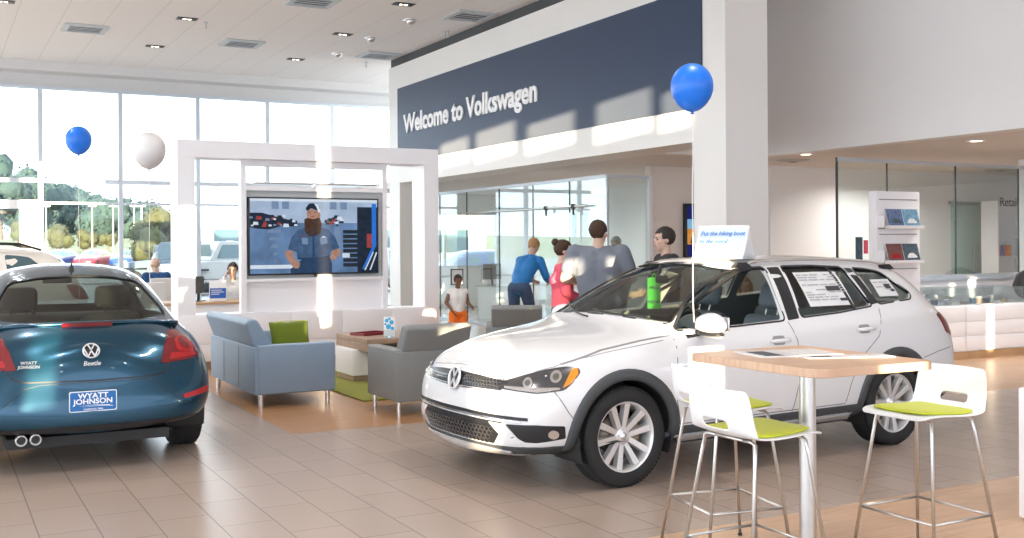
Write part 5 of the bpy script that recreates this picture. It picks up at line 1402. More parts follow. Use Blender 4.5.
    # hair
    if hairstyle:
        b=MB()
        bb=bmesh.new();bmesh.ops.create_icosphere(bb,subdivisions=4,radius=1)
        rnd=random.Random(len(lab))
        for v in bb.verts:
            c=v.co.copy();v.co=Vector((c.x*.084,-.010+c.y*.103,.052+c.z*.097))+c*(.003*math.sin(c.x*23+c.y*17)*math.cos(c.z*19))
        ln={'short':0.0,'bun':0.0,'crop':0.0,'long':-.09}[hairstyle]
        dl=[f for f in bb.faces if (f.calc_center_median().y>.045 and f.calc_center_median().z<.085) or (f.calc_center_median().z<(.028 if f.calc_center_median().y>-.01 else -.03+ln*.5))]
        bmesh.ops.delete(bb,geom=dl,context='FACES')
        b.add(bb,H,True)
        if hairstyle=='bun': b.ell((0,0,0),(.045,.042,.04),T=H@Matrix.Translation((0,-.095,.12)),n=3,fn=lambda c:c*(1+.08*math.sin(c.x*15)*math.sin(c.z*13)))
        if hairstyle=='long':
            for kx in range(-4,5):
                a=kx/4*1.9;b.tube([H@Vector((.074*math.sin(a),-.02-.085*math.cos(a)*1.0,.06)),H@Vector((.084*math.sin(a),-.02-.09*math.cos(a),-.04)),H@Vector((.080*math.sin(a),-.015-.085*math.cos(a),-.15))],[.022,.024,.014],8)
        o=b.obj('hair',hair,e);m_=o.modifiers.new('s','SOLIDIFY');m_.thickness=.006;m_.offset=0
    # clothes
    if top:
        b=MB();torso(b,.014);
        fr,lo={'short':(.62,0),'long':(1,.94),'none':(.06,0)}[sleeve]
        for s in('L','R'): arm(b,s,.017,fr,lo)
        o=remesh(b,.014*max(k,.7),'top',top,e,5)
    if vest:
        b=MB();torso(b,.026);remesh(b,.016,'vest',vest,e,5)
    if pants:
        b=MB();pm,fr=pants if isinstance(pants,tuple) else (pants,1)
        b.ell(J['pel'],(.176*W,.134*W,.12*k),n=3)
        for s in('L','R'):
            if fr>=1: leg(b,s,.016,.97)
            else: cap(b,J['hi'+s],J['hi'+s].lerp(J['kn'+s],.8),.108*W,.095*k)
        remesh(b,.014*max(k,.7),'trousers' if fr>=1 else 'shorts',pm,e,4)
    if feet:
        for s in('L','R'):
            b=MB();a=J['an'+s];g=max(a.z-.085*k,0);f=Vector((0,1,0))
            b.ell((a.x,a.y-.01,g+.045*k),(.042*k,.05*k,.045*k));b.ell((a.x,a.y+.09*k,g+.034*k),(.045*k,.10*k,.033*k))
            b.box(a.x-.04*k,a.x+.04*k,a.y-.05*k,a.y+.17*k,g,g+.03*k,bev=.012*k);remesh(b,.009,'shoe',shoes,e,3)
    return e
M['tee']=mat('grey_blue_tshirt',(.17,.19,.23),.9,var=.08);M['pink']=mat('pink_knit',(.72,.10,.16),.9,var=.08);M['jeans']=mat('blue_denim',(.05,.085,.16),.9,var=.2,scale=30)
M['bluejacket']=mat('bright_blue_jacket',(.015,.19,.52),.6,var=.15);M['blackshirt']=mat('black_polo',(.02,.02,.022),.85,var=.1);M['olive']=mat('grey_green_shirt',(.20,.25,.24),.9,var=.08)
M['vestnavy']=mat('dark_navy_vest',(.05,.07,.09),.9,var=.1);M['orange']=mat('orange_shorts',(.95,.20,.02),.8,var=.05);M['whitetank']=mat('white_tank_top',(.80,.78,.75),.85,var=.04)
M['redtop']=mat('red_jacket',(.75,.03,.02),.8,var=.08);M['khaki']=mat('khaki_cloth',(.35,.28,.2),.9,var=.08);M['deepblue']=mat('deep_blue_shirt',(.015,.07,.20),.9,var=.08);M['whiteshirt']=mat('white_blouse',(.75,.75,.74),.85,var=.03)
person('person','large man in grey blue t-shirt seen from behind, standing behind the white wagon',(6.0,9.2,0),R(-38),h=1.82,top='tee',build=1.30,hairstyle='crop',hair='hairb',head_turn=R(-25),
  pose=dict(shL=(-.225,-.01,1.42),shR=(.225,-.01,1.42),elL=(-.33,.0,1.17),elR=(.33,.0,1.17),wrL=(-.20,.22,1.12),wrR=(.20,.22,1.12)))
person('person','woman in pink top with brown hair in a bun beside the large man in grey',(5.92,9.78,0),R(-115),h=1.62,skin='skinp',top='pink',sleeve='long',hairstyle='bun',hair='hairb',female=True,build=1.0,pose=dict(elL=(-.22,.02,1.15),wrL=(-.10,.24,1.05),wrR=(.10,.24,1.05),elR=(.22,.02,1.15)))
person('person','dark haired man in black polo in profile, talking behind the wagon windshield',(6.42,8.62,0),R(72),h=1.74,top='blackshirt',hairstyle='short',hair='hairk',build=1.05,pose=dict(wrL=(-.16,.26,1.10),elL=(-.24,.02,1.15)))
person('person','man in bright blue jacket and jeans bending over the white reception desk',(7.80,14.05,0),R(-62),h=1.74,top='bluejacket',sleeve='long',hairstyle='crop',hair='hairo',head_tilt=R(-38),
  pose=dict(pel=(0,-.08,.94),wst=(0,-.02,1.07),chs=(0,.12,1.24),nck=(0,.24,1.42),hed=(0,.31,1.535),shL=(-.18,.22,1.33),shR=(.18,.22,1.33),elL=(-.24,.30,1.08),elR=(.24,.30,1.08),wrL=(-.16,.48,1.02),wrR=(.16,.48,1.02),hiL=(-.095,-.08,.92),hiR=(.095,-.08,.92),knL=(-.12,-.04,.5),knR=(.12,.10,.5),anL=(-.14,-.12,.085),anR=(.14,.02,.085)))
person('person','grey haired older man in dark vest standing behind the office glass',(10.05,14.85,0),R(120),h=1.70,top='olive',sleeve='long',vest='vestnavy',hairstyle='crop',hair='hairg',head_tilt=R(-20),build=1.12)
person('person','small boy in white tank top and orange shorts standing behind the grey armchair',(6.44,13.45,0),R(170),h=1.16,skin='skind',top='whitetank',sleeve='none',pants=('orange',.5),hairstyle='crop',hair='hairk',pose=dict(shL=(-.16,-.01,1.39),shR=(.16,-.01,1.39),elR=(.25,-.02,1.16),wrR=(.16,.12,1.0),elL=(-.22,.0,1.15),wrL=(-.24,.2,1.08)),head_tilt=R(-10))
person('person','little blond girl in red jacket seen through the wagon side windows',(7.0,8.12,0),R(140),h=1.24,skin='skinp',top='redtop',sleeve='long',hairstyle='long',hair='hairo')
sit=dict(pel=(0,0,.52),wst=(0,-.02,.66),chs=(0,-.0,.86),nck=(0,.02,1.05),hed=(0,.05,1.18),shL=(-.185,.0,.99),shR=(.185,.0,.99),elL=(-.24,.06,.74),elR=(.24,.06,.74),wrL=(-.18,.30,.74),wrR=(.18,.30,.74),hiL=(-.095,.0,.50),hiR=(.095,.0,.50),knL=(-.12,.42,.50),knR=(.12,.42,.50),anL=(-.12,.44,.085),anR=(.12,.44,.085))
person('person','balding man in deep blue shirt seated by the window, seen from behind',(3.62,20.3,0),R(12),h=1.82,top='deepblue',hairstyle=None,hair='hairo',pose=sit,build=1.1)
sit2=dict(sit);sit2['elR']=(.26,.10,.80);sit2['wrR']=(.12,.12,1.08)
person('person','dark haired woman in white blouse on the phone at a desk behind the display wall',(4.30,17.4,0),R(160),h=1.72,skin='skin',top='whiteshirt',sleeve='long',hairstyle='bun',hair='hairk',pose=sit2,female=True)
# ------------------------------------------------------------------ roof sign
rs=empty('roof_sign',(0,0,0),0,'white folded paper sign with blue slogan on the wagon roof','sign')
rx=WAG@Vector((1.41,-.28,1.455));rs.location=rx;rs.rotation_euler=(0,0,R(-60))
hh=.25;ww=.20;dd=.15
b=MB()
def curve(s): return [(s*(dd*(1-t)**1.0+.0)+s*(-.02)*math.sin(PI*t),hh*t) for t in [i/6 for i in range(7)]]
L1=curve(-1);L2=curve(1)
for Lc in(L1,L2):
    vs=[(-ww,p[0],p[1]) for p in Lc]+[(ww,p[0],p[1]) for p in Lc];b.faces(vs,[(i,i+1,8+i,7+i) for i in range(6)],True)
b.faces([(-ww,-dd,0),(ww,-dd,0),(ww,dd,0),(-ww,dd,0)],[(0,1,2,3)])
o=b.obj('folded_card','lettering',rs);m_=o.modifiers.new('s','SOLIDIFY');m_.thickness=.003
M['slogan']=mat('slogan_blue',(.05,.20,.55),.5);M['paleprint']=mat('pale_blue_print',(.62,.74,.88),.5,var=.05,scale=4)
def onface(t): return (-(dd*(1-t))+.02*math.sin(PI*t),hh*t)
b=MB();ps=[onface(.34+.6*i/6) for i in range(7)]
vs=[(-ww+.015,p[0]-.0025,p[1]) for p in ps]+[(ww-.015,p[0]-.0025,p[1]) for p in ps];b.faces(vs,[(i,i+1,8+i,7+i) for i in range(6)],True);b.obj('print_area','paleprint',rs)
for t_,tx in((.70,'Put the hiking boot'),(.46,'to the metal.')):
    p=onface(t_);put_text('sign_lettering',tx,.052,'slogan',rs,frame((-ww+.03,p[0]-.016,p[1]),(1,0,0),(0,dd,hh)),depth=.0005,bold=.0006,shear=.15,sx=.86)
b=MB();
for t_ in(.16,.22): 
    p=onface(t_);b.box(-ww+.03,-ww+.16,p[0]-.004,p[0]-.0035,p[1],p[1]+.004)
b.obj('fine_print','greyprint',rs)
# ------------------------------------------------------------------ balloons
def balloon(loc,r,m,lab,bot,sway=0):
    e=empty('balloon',loc,0,lab,'balloon')
    b=MB();prof=[(0,1.06)]
    for k in range(1,25):
        a=PI*k/25;z=math.cos(a);rr=math.sin(a);z2=z*1.06 if z>0 else z*1.22;rr*= (1 if z>0 else 1-.10*z*z);prof.append((rr*r,z2*r))
    prof[0]=(0,1.06*r);prof.append((.10*r,-1.20*r));prof.append((.05*r,-1.25*r));prof.append((.12*r,-1.31*r));prof.append((0,-1.29*r))
    b.lathe(prof,40);b.obj('balloon_skin',m,e)
    b=MB();pts=[(sway*math.sin(k*.9)*.005,sway*math.cos(k*.7)*.005,-1.29*r-(loc[2]-bot-1.29*r)*k/14) for k in range(15)];b.tube(pts,.0035,6);b.obj('ribbon','string',e)
def at(px,py,Y=None,X=None):
    x=px-512;y=py-244.5;c,s=math.cos(-roll),math.sin(-roll);x,y=x*c-y*s,x*s+y*c
    d=Vector((math.sin(yaw),math.cos(yaw),0))+Vector((math.cos(yaw),-math.sin(yaw),0))*x/F+Vector((0,0,-1))*y/F
    t=(Y/d.y) if Y else X/d.x
    p=d*t;return Vector((p.x,p.y,p.z+1.57))
p=at(692,86,Y=5.55);balloon((p.x,p.y,p.z),.138,'blueballoon','large bright blue balloon on a ribbon above the white wagon',1.06,1)
p=at(78.5,139.5,Y=15);balloon((p.x,p.y,p.z),.165,'blueballoon','small blue balloon floating above the teal car against the windows',0.9,1)
p=at(149,149.5,Y=12.6);balloon((p.x,p.y,p.z),.185,'whiteballoon','white balloon beside the left post of the display wall',0.004,1)
# ------------------------------------------------------------------ desks and items behind
def desk(loc,rz,w,d,lab,m='plinth',h=.74,panel='laminate'):
    e=empty('desk',loc,rz,lab,'desk')
    b=MB();b.box(0,w,0,d,h-.035,h,bev=.004);b.obj('desk_top',m,e)
    for x in(.03,w-.07):
        b=MB();b.box(x,x+.04,.04,d-.04,0,h-.035);b.obj('side_panel',panel,e)
    b=MB();b.box(.07,w-.07,.06,.08,.25,h-.035);b.obj('modesty_panel',panel,e)
    return e
desk((2.9,16.1,0),0,2.4,.8,'wood topped desk behind the open left part of the display wall')
dk2=desk((8.75,12.95,0),R(38),1.1,.55,'white reception desk beside the man in the blue jacket','laminate',1.02) if False else desk((8.6,13.45,0),R(28),1.0,.5,'white reception desk beside the man in the blue jacket','laminate',.98)
dk3=desk((9.85,18.6,0),R(20),1.7,.7,'grey office desk with a monitor inside the glass office','tvgrey',.76)
desk((4.9,20.9,0),0,1.4,.7,'long white desk standing near the window wall','laminate',.74)
def monitor(loc,rz,lab,w=.5,h=.31):
    e=empty('monitor',loc,rz,lab,'monitor')
    b=MB();b.box(-w/2,w/2,-.015,.02,.12,.12+h,bev=.006);b.obj('case','black',e)
    b=MB();b.box(-w/2+.012,w/2-.012,-.018,-.0155,.135,.105+h);b.obj('screen','darkgrey',e)
    b=MB();b.cyl((0,.01,.01),(0,.01,.14),.022);b.box(-.11,.11,-.07,.09,0,.012,bev=.004);b.obj('stand','black',e);return e
p=at(492,299,Y=18.95);monitor((p.x,p.y,.76),R(200),'black monitor on the grey desk inside the glass office')
p=at(207,282,Y=16.5);monitor((p.x-.12,16.5,.74),R(60),'black monitor edge on the wood desk beside the left display wall post',.4,.26)
e=empty('sign_card',(at(218,305,Y=16.25).x,16.25,.74),0,'blue and white standing card on the wood desk behind the display wall','sign')
b=MB();b.box(-.13,.13,-.006,0,0,.32,bev=.002);b.obj('card','lettering',e)
b=MB();b.box(-.12,.12,-.008,-.0065,.05,.20);b.obj('blue_panel','blueprint',e)
b=MB()
for z,l in((.165,.16),(.135,.19),(.105,.12)):b.box(-.10,-.10+l,-.0095,-.008,z,z+.012)
b.obj('print_lines','paper',e)
b=MB();b.box(-.08,.08,-.01,.05,0,.008);b.obj('foot','clear',e)
def officechair(loc,rz,lab,m='whiteshirt'):
    e=empty('office_chair',loc,rz,lab,'chair')
    b=MB();b.box(-.24,.24,-.24,.24,.32,.385,bev=.025);b.obj('seat',m,e)
    b=MB();b.box(-.22,.22,-.29,-.24,.50,1.0,bev=.02);b.obj('backrest',m,e)
    b=MB();b.tube([(0,-.1,.33),(0,-.30,.36),(0,-.30,.75)],.018);b.cyl((0,0,.1),(0,0,.33),.025);b.obj('column','chrome',e)
    for k in range(5):
        a=2*PI*k/5;b=MB();b.cyl((0,0,.11),(.27*math.cos(a),.27*math.sin(a),.07),.018,.012);b.ell((.27*math.cos(a),.27*math.sin(a),.03),.028);b.obj('base_spoke','chrome',e)
officechair((3.62,20.32,0),R(12),'white office chair under the seated man in the deep blue shirt')
officechair((4.30,17.4,0),R(160),'white office chair under the woman on the phone')
officechair((3.2,17.5,0),R(200),'empty white office chair between the desk and the window wall')
e=empty('tablet_stand',(at(455,318,Y=13.0).x,13.0,0),R(20),'slim dark framed stand behind the boy','stand') if False else None
e=empty('picture_frame',(at(457,279,Y=19.2).x+.0,19.2,.77),R(-10),'small black picture frame on the office desk','picture frame')
b=MB();b.box(-.13,.13,-.01,.01,0,.02);b.box(-.13,.13,-.01,.01,.30,.32);b.box(-.13,-.11,-.01,.01,.02,.30);b.box(.11,.13,-.01,.01,.02,.30);b.obj('frame','black',e)
b=MB();b.box(-.11,.11,-.004,.004,.02,.30);b.obj('picture','paper',e)
# wall monitor in office front wall
p=at(687,204,Y=14.2)
e=empty('wall_display',(p.x+.72,14.22,p.z-.45),0,'wall mounted screen with blue and orange picture beside the white column','television')
b=MB();b.box(-.74,.74,0,.07,-.45,.46,bev=.006);b.obj('case','black',e)
b=MB();b.mi=0;b.faces([(-.70,-.001,.20),(.70,-.001,.20),(.70,-.001,.42),(-.70,-.001,.42)],[(0,1,2,3)],mi=0)
b.faces([(-.70,-.001,.04),(.70,-.001,.04),(.70,-.001,.20),(-.70,-.001,.20)],[(0,1,2,3)],mi=1)
b.faces([(-.70,-.001,-.22),(.70,-.001,-.22),(.70,-.001,.04),(-.70,-.001,.04)],[(0,1,2,3)],mi=2)
b.faces([(-.70,-.001,-.42),(.70,-.001,-.42),(.70,-.001,-.22),(-.70,-.001,-.22)],[(0,1,2,3)],mi=0)
b.faces([(-.64,-.002,-.2),(-.45,-.002,-.2),(-.46,-.002,-.08),(-.52,-.002,-.0),(-.60,-.002,-.06)],[(0,1,2,3,4)],mi=3)
b.obj('screen',[em('ws_navy',(.01,.015,.13),1,.1),em('ws_sky',(.20,.42,.62),1,.1),em('ws_orange',(.62,.26,.05),1,.25,8),em('ws_dark',(.06,.03,.05),1,.3)],e,recalc=False)
e=empty('wall_box',(p.x-.1,14.28,1.31),0,'small grey wall socket box beside the wall screen','socket')
b=MB();b.box(-.05,.05,-.02,0,-.04,.04,bev=.006);b.obj('socket_plate','tvgrey',e)
b=MB();b.box(-.03,.03,-.024,-.02,-.02,.02);b.obj('socket_insert','darkgrey',e)
# ------------------------------------------------------------------ right side display
pA=at(876,191,Y=9.35);pB=at(919.5,191,Y=9.35)
wS=pB.x-pA.x
e=empty('brochure_rack',(pA.x,9.35,0),0,'tall white brochure rack tower standing behind the rear of the wagon','display rack')
hS=pA.z
b=MB();b.box(0,wS,0,.12,.06,hS,bev=.004);b.obj('tower','laminate',e)
b=MB();b.box(.0,wS,-.1,.28,0,.06);b.obj('plinth','darkgrey',e)
def zof(py): return at(895,py,Y=9.25).z
for py,n in((227,0),(262,1),(297,2)):
    z=zof(py)
    b=MB();b.box(.03,wS-.03,-.10,0,z-.02,z-.008);b.box(.03,wS-.03,-.10,-.094,z-.008,z+.02);b.box(.03,.034,-.1,0,z-.02,z+.14);b.obj('shelf','laminate',e)
    b=MB();b.box(.05,wS-.05,-.006,-.001,z+.335,z+.345);b.obj('slot','seam',e)
M['cover1']=mat('cover_blue_red',(.10,.16,.30),.3,var=1.2,scale=22);M['cover2']=mat('cover_snow_blue',(.14,.30,.46),.3,var=1.3,scale=18);M['cover3']=mat('cover_dark_red',(.14,.05,.05),.3,var=1.3,scale=20);M['cover4']=mat('cover_dark_blue',(.05,.09,.12),.3,var=1.3,scale=20)
k_=0
for py,rowname in((227,'upper'),(262,'lower')):
    z=zof(py)
    for i,x in enumerate((.14,.42)):
        k_+=1;ex=pA.x+x+.12
        bro=empty('brochure',(ex,9.35-.082,z-.002),0,'glossy car brochure on the %s shelf of the white rack, %s one'%(rowname,('left','right')[i]),'brochure')
        bro.rotation_euler=(R(-15),0,0)
        b=MB();b.box(-.14,.14,-.006,0,0,.235);o=b.obj('pages','paper',bro)
        b=MB();b.box(-.135,.135,-.0075,-.0062,.005,.23);o=b.obj('cover','cover%d'%k_,bro)
        b=MB();b.prism(rp([(-.08,.05),(-.07,.08),(-.03,.11),(.04,.11),(.07,.085),(.09,.075),(.09,.05)],.01),-.009,-.0078,'y');b.obj('cover_car','paper' if k_ in(2,4) else 'redref' if k_==3 else 'cover4',o)
e=empty('card_pocket',(pA.x-.005,9.45,zof(247)),R(-90),'small dark cards in a clear pocket left of the rack','leaflet')
e.location=(at(862,240,Y=10.3).x,10.3,1.32)
e.rotation_euler=(0,0,0)
b=MB();b.box(-.12,.0,-.01,0,0,.32);b.obj('pocket_card','cover4',e)
b=MB();b.box(.03,.10,-.01,0,.1,.28);b.obj('pink_card','pink',e)
b=MB();b.box(-.14,.14,-.015,.03,-.02,0);b.obj('pocket_base','clear',e)
e=empty('card_stand',(at(862,240,Y=10.3).x,10.3,0),0,'thin white post holding the small card pocket','stand')
b=MB();b.cyl((0,0,0.01),(0,0,1.30),.015);b.obj('post','laminate',e)
b=MB();b.lathe([(0,0),(.14,0),(.14,.01),(0,.015)],28);b.obj('foot_plate','laminate',e)
# counters
cx0=10.55
e=empty('display_counter',(11.16,9.68,0),0,'long white counter with drawers and an oak plinth on the right','counter')
b=MB();b.box(0,3.5,0,.62,.10,.72,bev=.005);b.obj('counter_body','laminate',e)
b=MB();b.box(-.0,3.6,-.015,.6,0,.10);b.obj('plinth','plinth',e)
dx=at(966,330,Y=9.67).x-11.16
for x0,x1 in((0.03,dx-.02),(dx,3.1)):
    for z0,z1 in((.115,.305),(.313,.50),(.508,.70)):
        b=MB();b.box(x0+.004,x1-.004,-.016,-.001,z0,z1,bev=.002);b.obj('drawer','laminate',e)
e=empty('glass_case',(11.18,9.76,.721),0,'low clear glass display case on the white counter','display case')
b=MB();
b.box(0,2.28,0,.006,0,.22);b.box(0,2.28,.494,.5,0,.22);b.box(0,.006,0,.5,0,.22);b.box(2.274,2.28,0,.5,0,.22);b.obj('glass_side','clear',e)
b=MB();b.box(-.002,2.282,-.002,.502,.22,.228);b.obj('glass_top','clear',e)
cc=['lampdark','khaki','bluecar','tvgrey','lampchrome','khaki','cover2','oak','blackshirt','greyprint','khaki','cover4','skyprint','amber']
rnd=random.Random(11)
names=['dark','sand coloured','blue','grey','silver','tan','pale blue','brown','black','light grey','beige','deep teal','sky blue','amber']
for i in range(12):
    x=11.55+i*.17
    if x>13.25:break
    e=empty('gift_box',(x+.0,9.92+rnd.uniform(-.05,.1),.7215),R(rnd.uniform(-20,20)),'small %s boxed gift in the glass case, number %s from the left'%(names[i],['one','two','three','four','five','six','seven','eight','nine','ten','eleven','twelve'][i]),'gift box','small boxed gifts in the glass case')
    e['label']='small %s boxed item in the low glass case on the right counter'%names[i]
    w_=rnd.uniform(.035,.06);h_=rnd.uniform(.04,.11)
    b=MB();b.box(-w_,w_,-.03,.03,0,h_,bev=.004);b.obj('box_body',cc[i],e)
    b=MB();b.box(-w_-.002,w_+.002,-.032,.032,h_*.86,h_+.006,bev=.003);b.obj('lid','paper' if i%2 else cc[(i+3)%12],e)
# bag / jacket hanging at right
M['bagblack']=mat('black_nylon',(.03,.03,.032),.7,var=.2,bump=.3,bscale=20)
e=empty('backpack',(13.95,10.02,.83),R(8),'black backpack on the white counter at the right edge','backpack')
b=MB();b.ell((0,0,.12),(.36,.16,.22),fn=lambda c:c*(1+.06*math.sin(c.x*7)*math.cos(c.z*9)));b.ell((0,-.12,.08),(.14,.06,.10));b.box(-.18,.18,-.10,.10,0,.1,bev=.04);b.obj('bag_body','bagblack',e)
b=MB();b.tube([(-.05,0,.28),(-.04,0,.35),(.04,0,.35),(.05,0,.28)],.01);b.obj('handle','black',e)
e=empty('orange_bottle',(13.42,9.90,.722),0,'orange squeeze bottle beside the black backpack at the right edge','bottle')
e.location=(13.42,9.60,.721) if False else (14.25,9.86,.722)
b=MB();b.lathe([(0,0),(.04,0),(.043,.02),(.043,.12),(.02,.15),(0,.15)],24);b.obj('bottle_body','orange',e)
b=MB();b.lathe([(0,.15),(.016,.15),(.014,.19),(0,.19)],16);b.obj('cap','black',e)
# retail shelf niche behind glass
sh=empty('wall_shelf',(14.2,12.9,0),0,'white open shelf unit with bottles behind the right glass','shelf')
sxp=at(1002,240,Y=12.6)
sh.location=(sxp.x-.1,12.6,0)
b=MB();b.box(0,.03,0,.35,0.04,2.3);b.box(.9,.93,0,.35,.04,2.3);b.box(0.03,.9,.33,.35,.04,2.3);b.obj('shelf_case','laminate',sh)
for py in(256,236):
    z=at(1005,py,Y=12.6).z;b=MB();b.box(.03,.9,0,.33,z-.03,z);b.obj('shelf_board','laminate',sh)
b=MB();b.box(0,.93,0,.35,0,.04);b.obj('shelf_plinth','tvgrey',sh)
zb=at(1005,256,Y=12.6).z
for i,(m_,nm) in enumerate((('vestnavy','purple grey'),('orange','bright orange'),('blueprint','violet blue'),('orange','deep orange'),('amber','amber'))):
    e=empty('spray_bottle',(sxp.x+.0+.10*i,12.75,zb+.001),0,'%s product bottle on the shelf behind the right glass'%nm,'bottle','bottles on the shelf behind glass')
    b=MB();b.lathe([(0,0),(.035,0),(.037,.02),(.037,.17),(.016,.20),(0,.20)],20);b.obj('bottle_body',m_,e)
    b=MB();b.lathe([(0,.20),(.016,.20),(.016,.24),(0,.24)],16);b.obj('cap','lettering',e)
tz_=at(1000,206,Y=10.58);e=empty('glass_lettering',(0,0,0),0,'dark Retail lettering on the right glass partition','lettering')
put_text('retail_lettering','Retail',.19,'greyprint' if False else 'darkgrey',e,frame((tz_.x,10.585,tz_.z),(1,0,0),(0,0,1)),depth=.001,bold=.0)
e=empty('round_sign',(at(1010,218,Y=13.38).x,13.38,at(1010,218,Y=13.38).z),0,'small round dark ringed disc on the wall under the Retail lettering','sign')
b=MB();b.lathe([(.12,-.02),(.15,-.03),(.15,0),(.12,0)],32,Matrix.Rotation(R(90),4,'X'),closed=True);b.obj('ring','darkgrey',e)
b=MB();b.lathe([(0,-.01),(.12,-.01),(.12,0),(0,0)],32,Matrix.Rotation(R(-90),4,'X'));b.obj('face','paper',e)
# door behind the right glass
px0=at(952,200,Y=13.36);e=empty('glass_door',(px0.x,13.36,0),0,'green tinted glass door with steel header behind the right partition','door')
M['greenglass']=mat('green_tinted_glass',(.50,.66,.60),.15,spec=.7,var=.05)
b=MB();b.box(0,1.1,0,.02,.02,2.25);b.obj('glass_leaf','greenglass',e)
b=MB();b.box(-.1,1.2,-.03,.0,2.26,2.31);b.obj('header','brushed',e)
b=MB();b.tube([(.52,-.05,.95),(.52,-.05,1.5)],.012);b.tube([(.60,-.05,.95),(.60,-.05,1.5)],.012);b.obj('pull_handle','brushed',e)
# ------------------------------------------------------------------ outside
M['asphalt']=mat('asphalt',(.28,.28,.28),.9,var=.1,scale=3);M['grass']=mat('dry_green_grass',(.21,.22,.12),.95,var=.3,scale=.12)
M['leafy']=mat('dark_leaves',(.030,.062,.058),.9,var=.35,scale=.5,bump=.8,bscale=3);M['leafy2']=mat('yellow_green_leaves',(.058,.064,.026),.9,var=.3,scale=1.2,bump=.8,bscale=3)
M['bark']=mat('bark',(.15,.11,.08),.9,var=.3);M['bldg']=mat('pale_building_wall',(.85,.72,.65),.8,var=.04,scale=.5)
b=MB();b.box(-120,160,24.95,135,-.3,-.08);struct('ground',b,'asphalt')
b=MB()
n=40
vs=[];fs=[]
for i in range(n+1):
    for j in range(9):
        x=-160+400*i/n;t=j/8;y=105+t*160;z=-.2+4.2*t**.7+ .4*math.sin(x*.05);vs.append((x,y,z if j else -.3))
for i in range(n):
    for j in range(8):fs.append((i*9+j,(i+1)*9+j,(i+1)*9+j+1,i*9+j+1))
b.faces(vs,fs,True);struct('ground',b,'grass')
def blob(b,c,r,seed,n=3):
    rnd=random.Random(seed);ph=[rnd.uniform(0,6) for _ in range(6)]
    def fn(v):
        d=1+.14*math.sin(v.x*4+ph[0])*math.sin(v.y*4.4+ph[1])+.10*math.sin(v.z*9+ph[2])*math.cos(v.x*8+ph[3])+.07*math.sin(v.y*15+ph[4])*math.sin(v.z*14+v.x*9)+.05*rnd.uniform(-1,1)+.06*math.sin(v.x*26+ph[1])*math.sin(v.y*28)*math.sin(v.z*27+ph[0])
        return v*d
    b.ell(c,r,n=n,fn=fn)
def tree(x,y,z,h,w,m,lab,seed,group=None):
    e=empty('tree',(x,y,z),0,lab,'tree',group)
    b=MB();b.cyl((0,0,-.5),(0,0,h*.5),w*.05,w*.03,n=8);b.obj('trunk','bark',e)
    b=MB();rnd=random.Random(seed);cs=[]
    for k in range(11):
        a=rnd.uniform(0,2*PI);zz=rnd.uniform(.32,.82);r_=rnd.uniform(.0,.30)*w;q=rnd.uniform(.15,.22)*w;cs.append((r_*math.cos(a),r_*math.sin(a),zz*h,q));blob(b,cs[-1][:3],(q*.85,q*.85,q*.85),seed*10+k,2)
    for k in range(1500):
        c=rnd.choice(cs);v=Vector((rnd.gauss(0,1),rnd.gauss(0,1),rnd.gauss(0,1))).normalized();p_=Vector(c[:3])+v*c[3]*rnd.uniform(.75,1.12)
        s_=w*.022*rnd.uniform(.5,1.4);t_=Vector((rnd.gauss(0,1),rnd.gauss(0,1),rnd.gauss(0,1))).cross(v).normalized();u_=(v+Vector((rnd.uniform(-.6,.6),rnd.uniform(-.6,.6),rnd.uniform(-.6,.6)))).cross(t_).normalized()
        b.faces([p_-t_*s_,p_-u_*s_*.8,p_+t_*s_,p_+u_*s_*.8],[(0,1,2,3)])
    b.obj('crown',m,e,recalc=False);return e
gt='dark trees on the ridge beyond the parking lot'
TX=[(-2,152),(14,162),(28,178),(45,180),(60,187),(75,193),(92,197),(108,203),(124,209),(140,214),(156,221),(172,226)]
for i,(px,py) in enumerate(TX):
    p=at(px,py,Y=150+(i*7%12)*17);h=p.z-3.0
    tree(p.x,p.y,3.0,h*1.02,max(h*.8,p.y*.075),'leafy','dark green tree on the ridge beyond the parking lot, '+['leftmost and tallest','second from the left','third from the left','fourth from left','fifth from the left','sixth, under the blue balloon','seventh from the left','eighth from the left','ninth, beside the second mullion','tenth from the left','eleventh, right under the white balloon','last before the display wall'][i],i+3,gt)
for i,(px,py,w_) in enumerate([(18,214,7),(59,222,8),(86,226,6),(108,229,5),(160,205,6),(168,214,5)]):
    py+=5 if i<4 else 0;w_*=.62 if i<4 else .8;p=at(px,py,Y=125 if i<4 else (70 if i<5 else 82));z0=1.2 if i<4 else -.1
    tree(p.x,p.y,z0,p.z-z0,w_,'leafy2','yellow green tree behind the parked cars, '+['seen through the glass door','between the door and the first light pole','just right of the roundest one','by the second light pole','close one behind the grey off-road car','close one cut by the display wall post'][i],i+40,'yellow green trees beyond the parked cars')
for i,(px,sc) in enumerate([(46,1),(92,1),(113,1),(134,.9),(141.5,.9)]):
    p=at(px,205,Y=100)
    e=empty('light_pole',(p.x,p.y,-.1),0,'thin pale parking lot light pole, '+['leftmost','under the blue balloon','between balloon and mullion','right of the second mullion','rightmost of the close pair'][i],'light pole','light poles in the parking lot')
    b=MB();b.cyl((0,0,0),(0,0,p.z+.1),.06,.04,n=8);b.obj('pole','lettering',e);b=MB();b.box(-.32,.32,-.1,.1,p.z-.05,p.z+.05);b.obj('lamp_head','lettering',e)
def outcar(px,py,Y,rz,m,lab,sc=(1,1,1)):
    p=at(px,py,Y=Y);simple_wagon('parked_car',(p.x,p.y,-.08),rz,m,lab,sc,rails=False)
outcar(50,255,88,R(60),'bluecar','blue parked car outside, left of the red car')
outcar(86,255,88,R(62),'redcar','red parked car outside between two blue cars')
outcar(122,255,88,R(60),'bluecar','blue parked car outside, right of the red car')
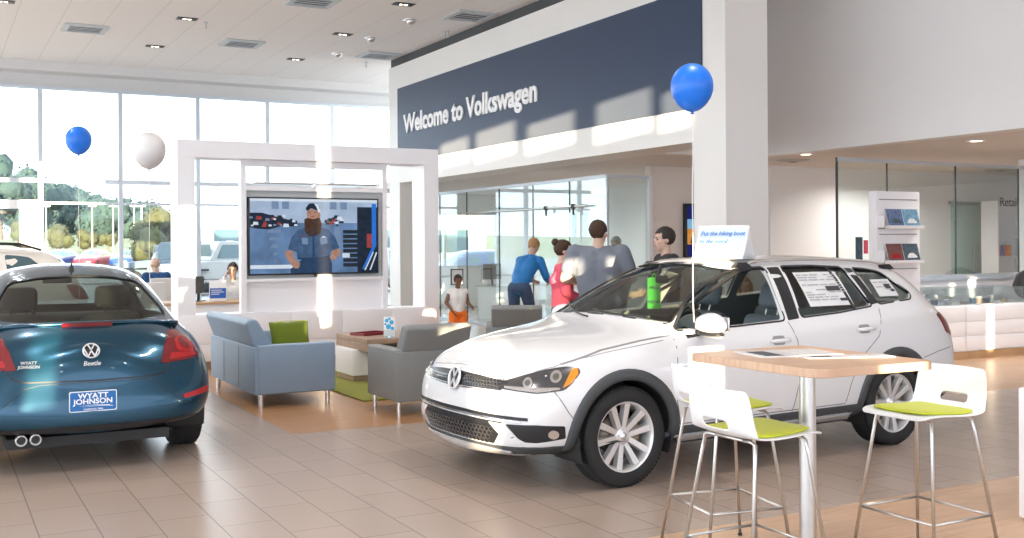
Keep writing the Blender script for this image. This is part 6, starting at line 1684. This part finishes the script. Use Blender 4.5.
p=at(177,262,Y=40);o=jeep((p.x,p.y,-.08),R(-25),'jeepgrey','slate grey off-road car parked outside behind the seated man')
p=at(222,262,Y=37);o=jeep((p.x,p.y,-.08),R(10),'jeepwhite','pale off-road car parked outside behind the woman at the desk')
p=at(490,262,Y=33);simple_wagon('parked_car',(p.x-2.2,33,-.08),R(3),'bluecar','bright blue car outside the office window',(1,1,1),rails=False)
p=at(395,262,Y=36);simple_wagon('parked_car',(p.x-2.2,36,-.08),R(3),'jeepwhite','pale car outside seen right of the television',(1,1,1.05),rails=False)
e=empty('building',(at(188,238,Y=85).x,85,-.1),0,'long pale one storey building across the street','building')
b=MB();b.box(0,26,0,14,0,4.3);b.obj('wall','bldg',e);b=MB();b.box(-.3,26.3,-.3,14.3,4.3,4.7);b.obj('roof_edge','laminate',e)
for k in range(5):
    b=MB();b.box(2+k*4.8,5+k*4.8,-.05,0,1.0,3.0);b.obj('window','farglass',e)
# ------------------------------------------------------------------ light
w=bpy.data.worlds.new('world');S.world=w;w.use_nodes=True;nt=w.node_tree;bg=nt.nodes['Background']
bg.inputs[0].default_value=(.80,.90,1,1);bg.inputs[1].default_value=WORLD
sd=Vector((.375,1,-.056)).normalized()
sl=bpy.data.lights.new('sun','SUN');sl.energy=SUN;sl.color=(1,.80,.52);sl.angle=R(.25);so=bpy.data.objects.new('sun',sl);COL.objects.link(so);so.rotation_euler=sd.to_track_quat('-Z','Y').to_euler()
# ceiling lamps: wide area lights filling in for the showroom's downlights
def lamp(x,y,z,power,size,col=(1,.96,.92)):
    l=bpy.data.lights.new('ceiling_fill_lamp','AREA');l.energy=power;l.size=size;l.color=col;l.shape='DISK';l.spread=R(150)
    o=bpy.data.objects.new('ceiling_fill_lamp',l);COL.objects.link(o);o.location=(x,y,z)
for x in(-4,0,4.5):
    for y in(-4.5,.5,5.5,10.5,15.5,20.5): lamp(x,y,CZ-.04,LAMP,.25)
for x,y in((11.9,9.0),(11.5,17),(11,21),(14,8),(12.4,6.5),(13.7,12.4),(14.6,12.1),(9.8,16.5)): lamp(x,y,SZ-.03,LAMP*.6,.2)  # fill lamps added to brighten the rooms under the lower ceiling
S.view_settings.view_transform='Standard';S.view_settings.look='None';S.view_settings.gamma=1;S.view_settings.use_curve_mapping=False;S.view_settings.exposure=EXPO
S.cycles.max_bounces=10;S.cycles.diffuse_bounces=5;S.cycles.glossy_bounces=5;S.cycles.transparent_max_bounces=24;S.cycles.use_denoising=True;S.cycles.sample_clamp_indirect=8;S.cycles.caustics_reflective=False;S.cycles.caustics_refractive=False
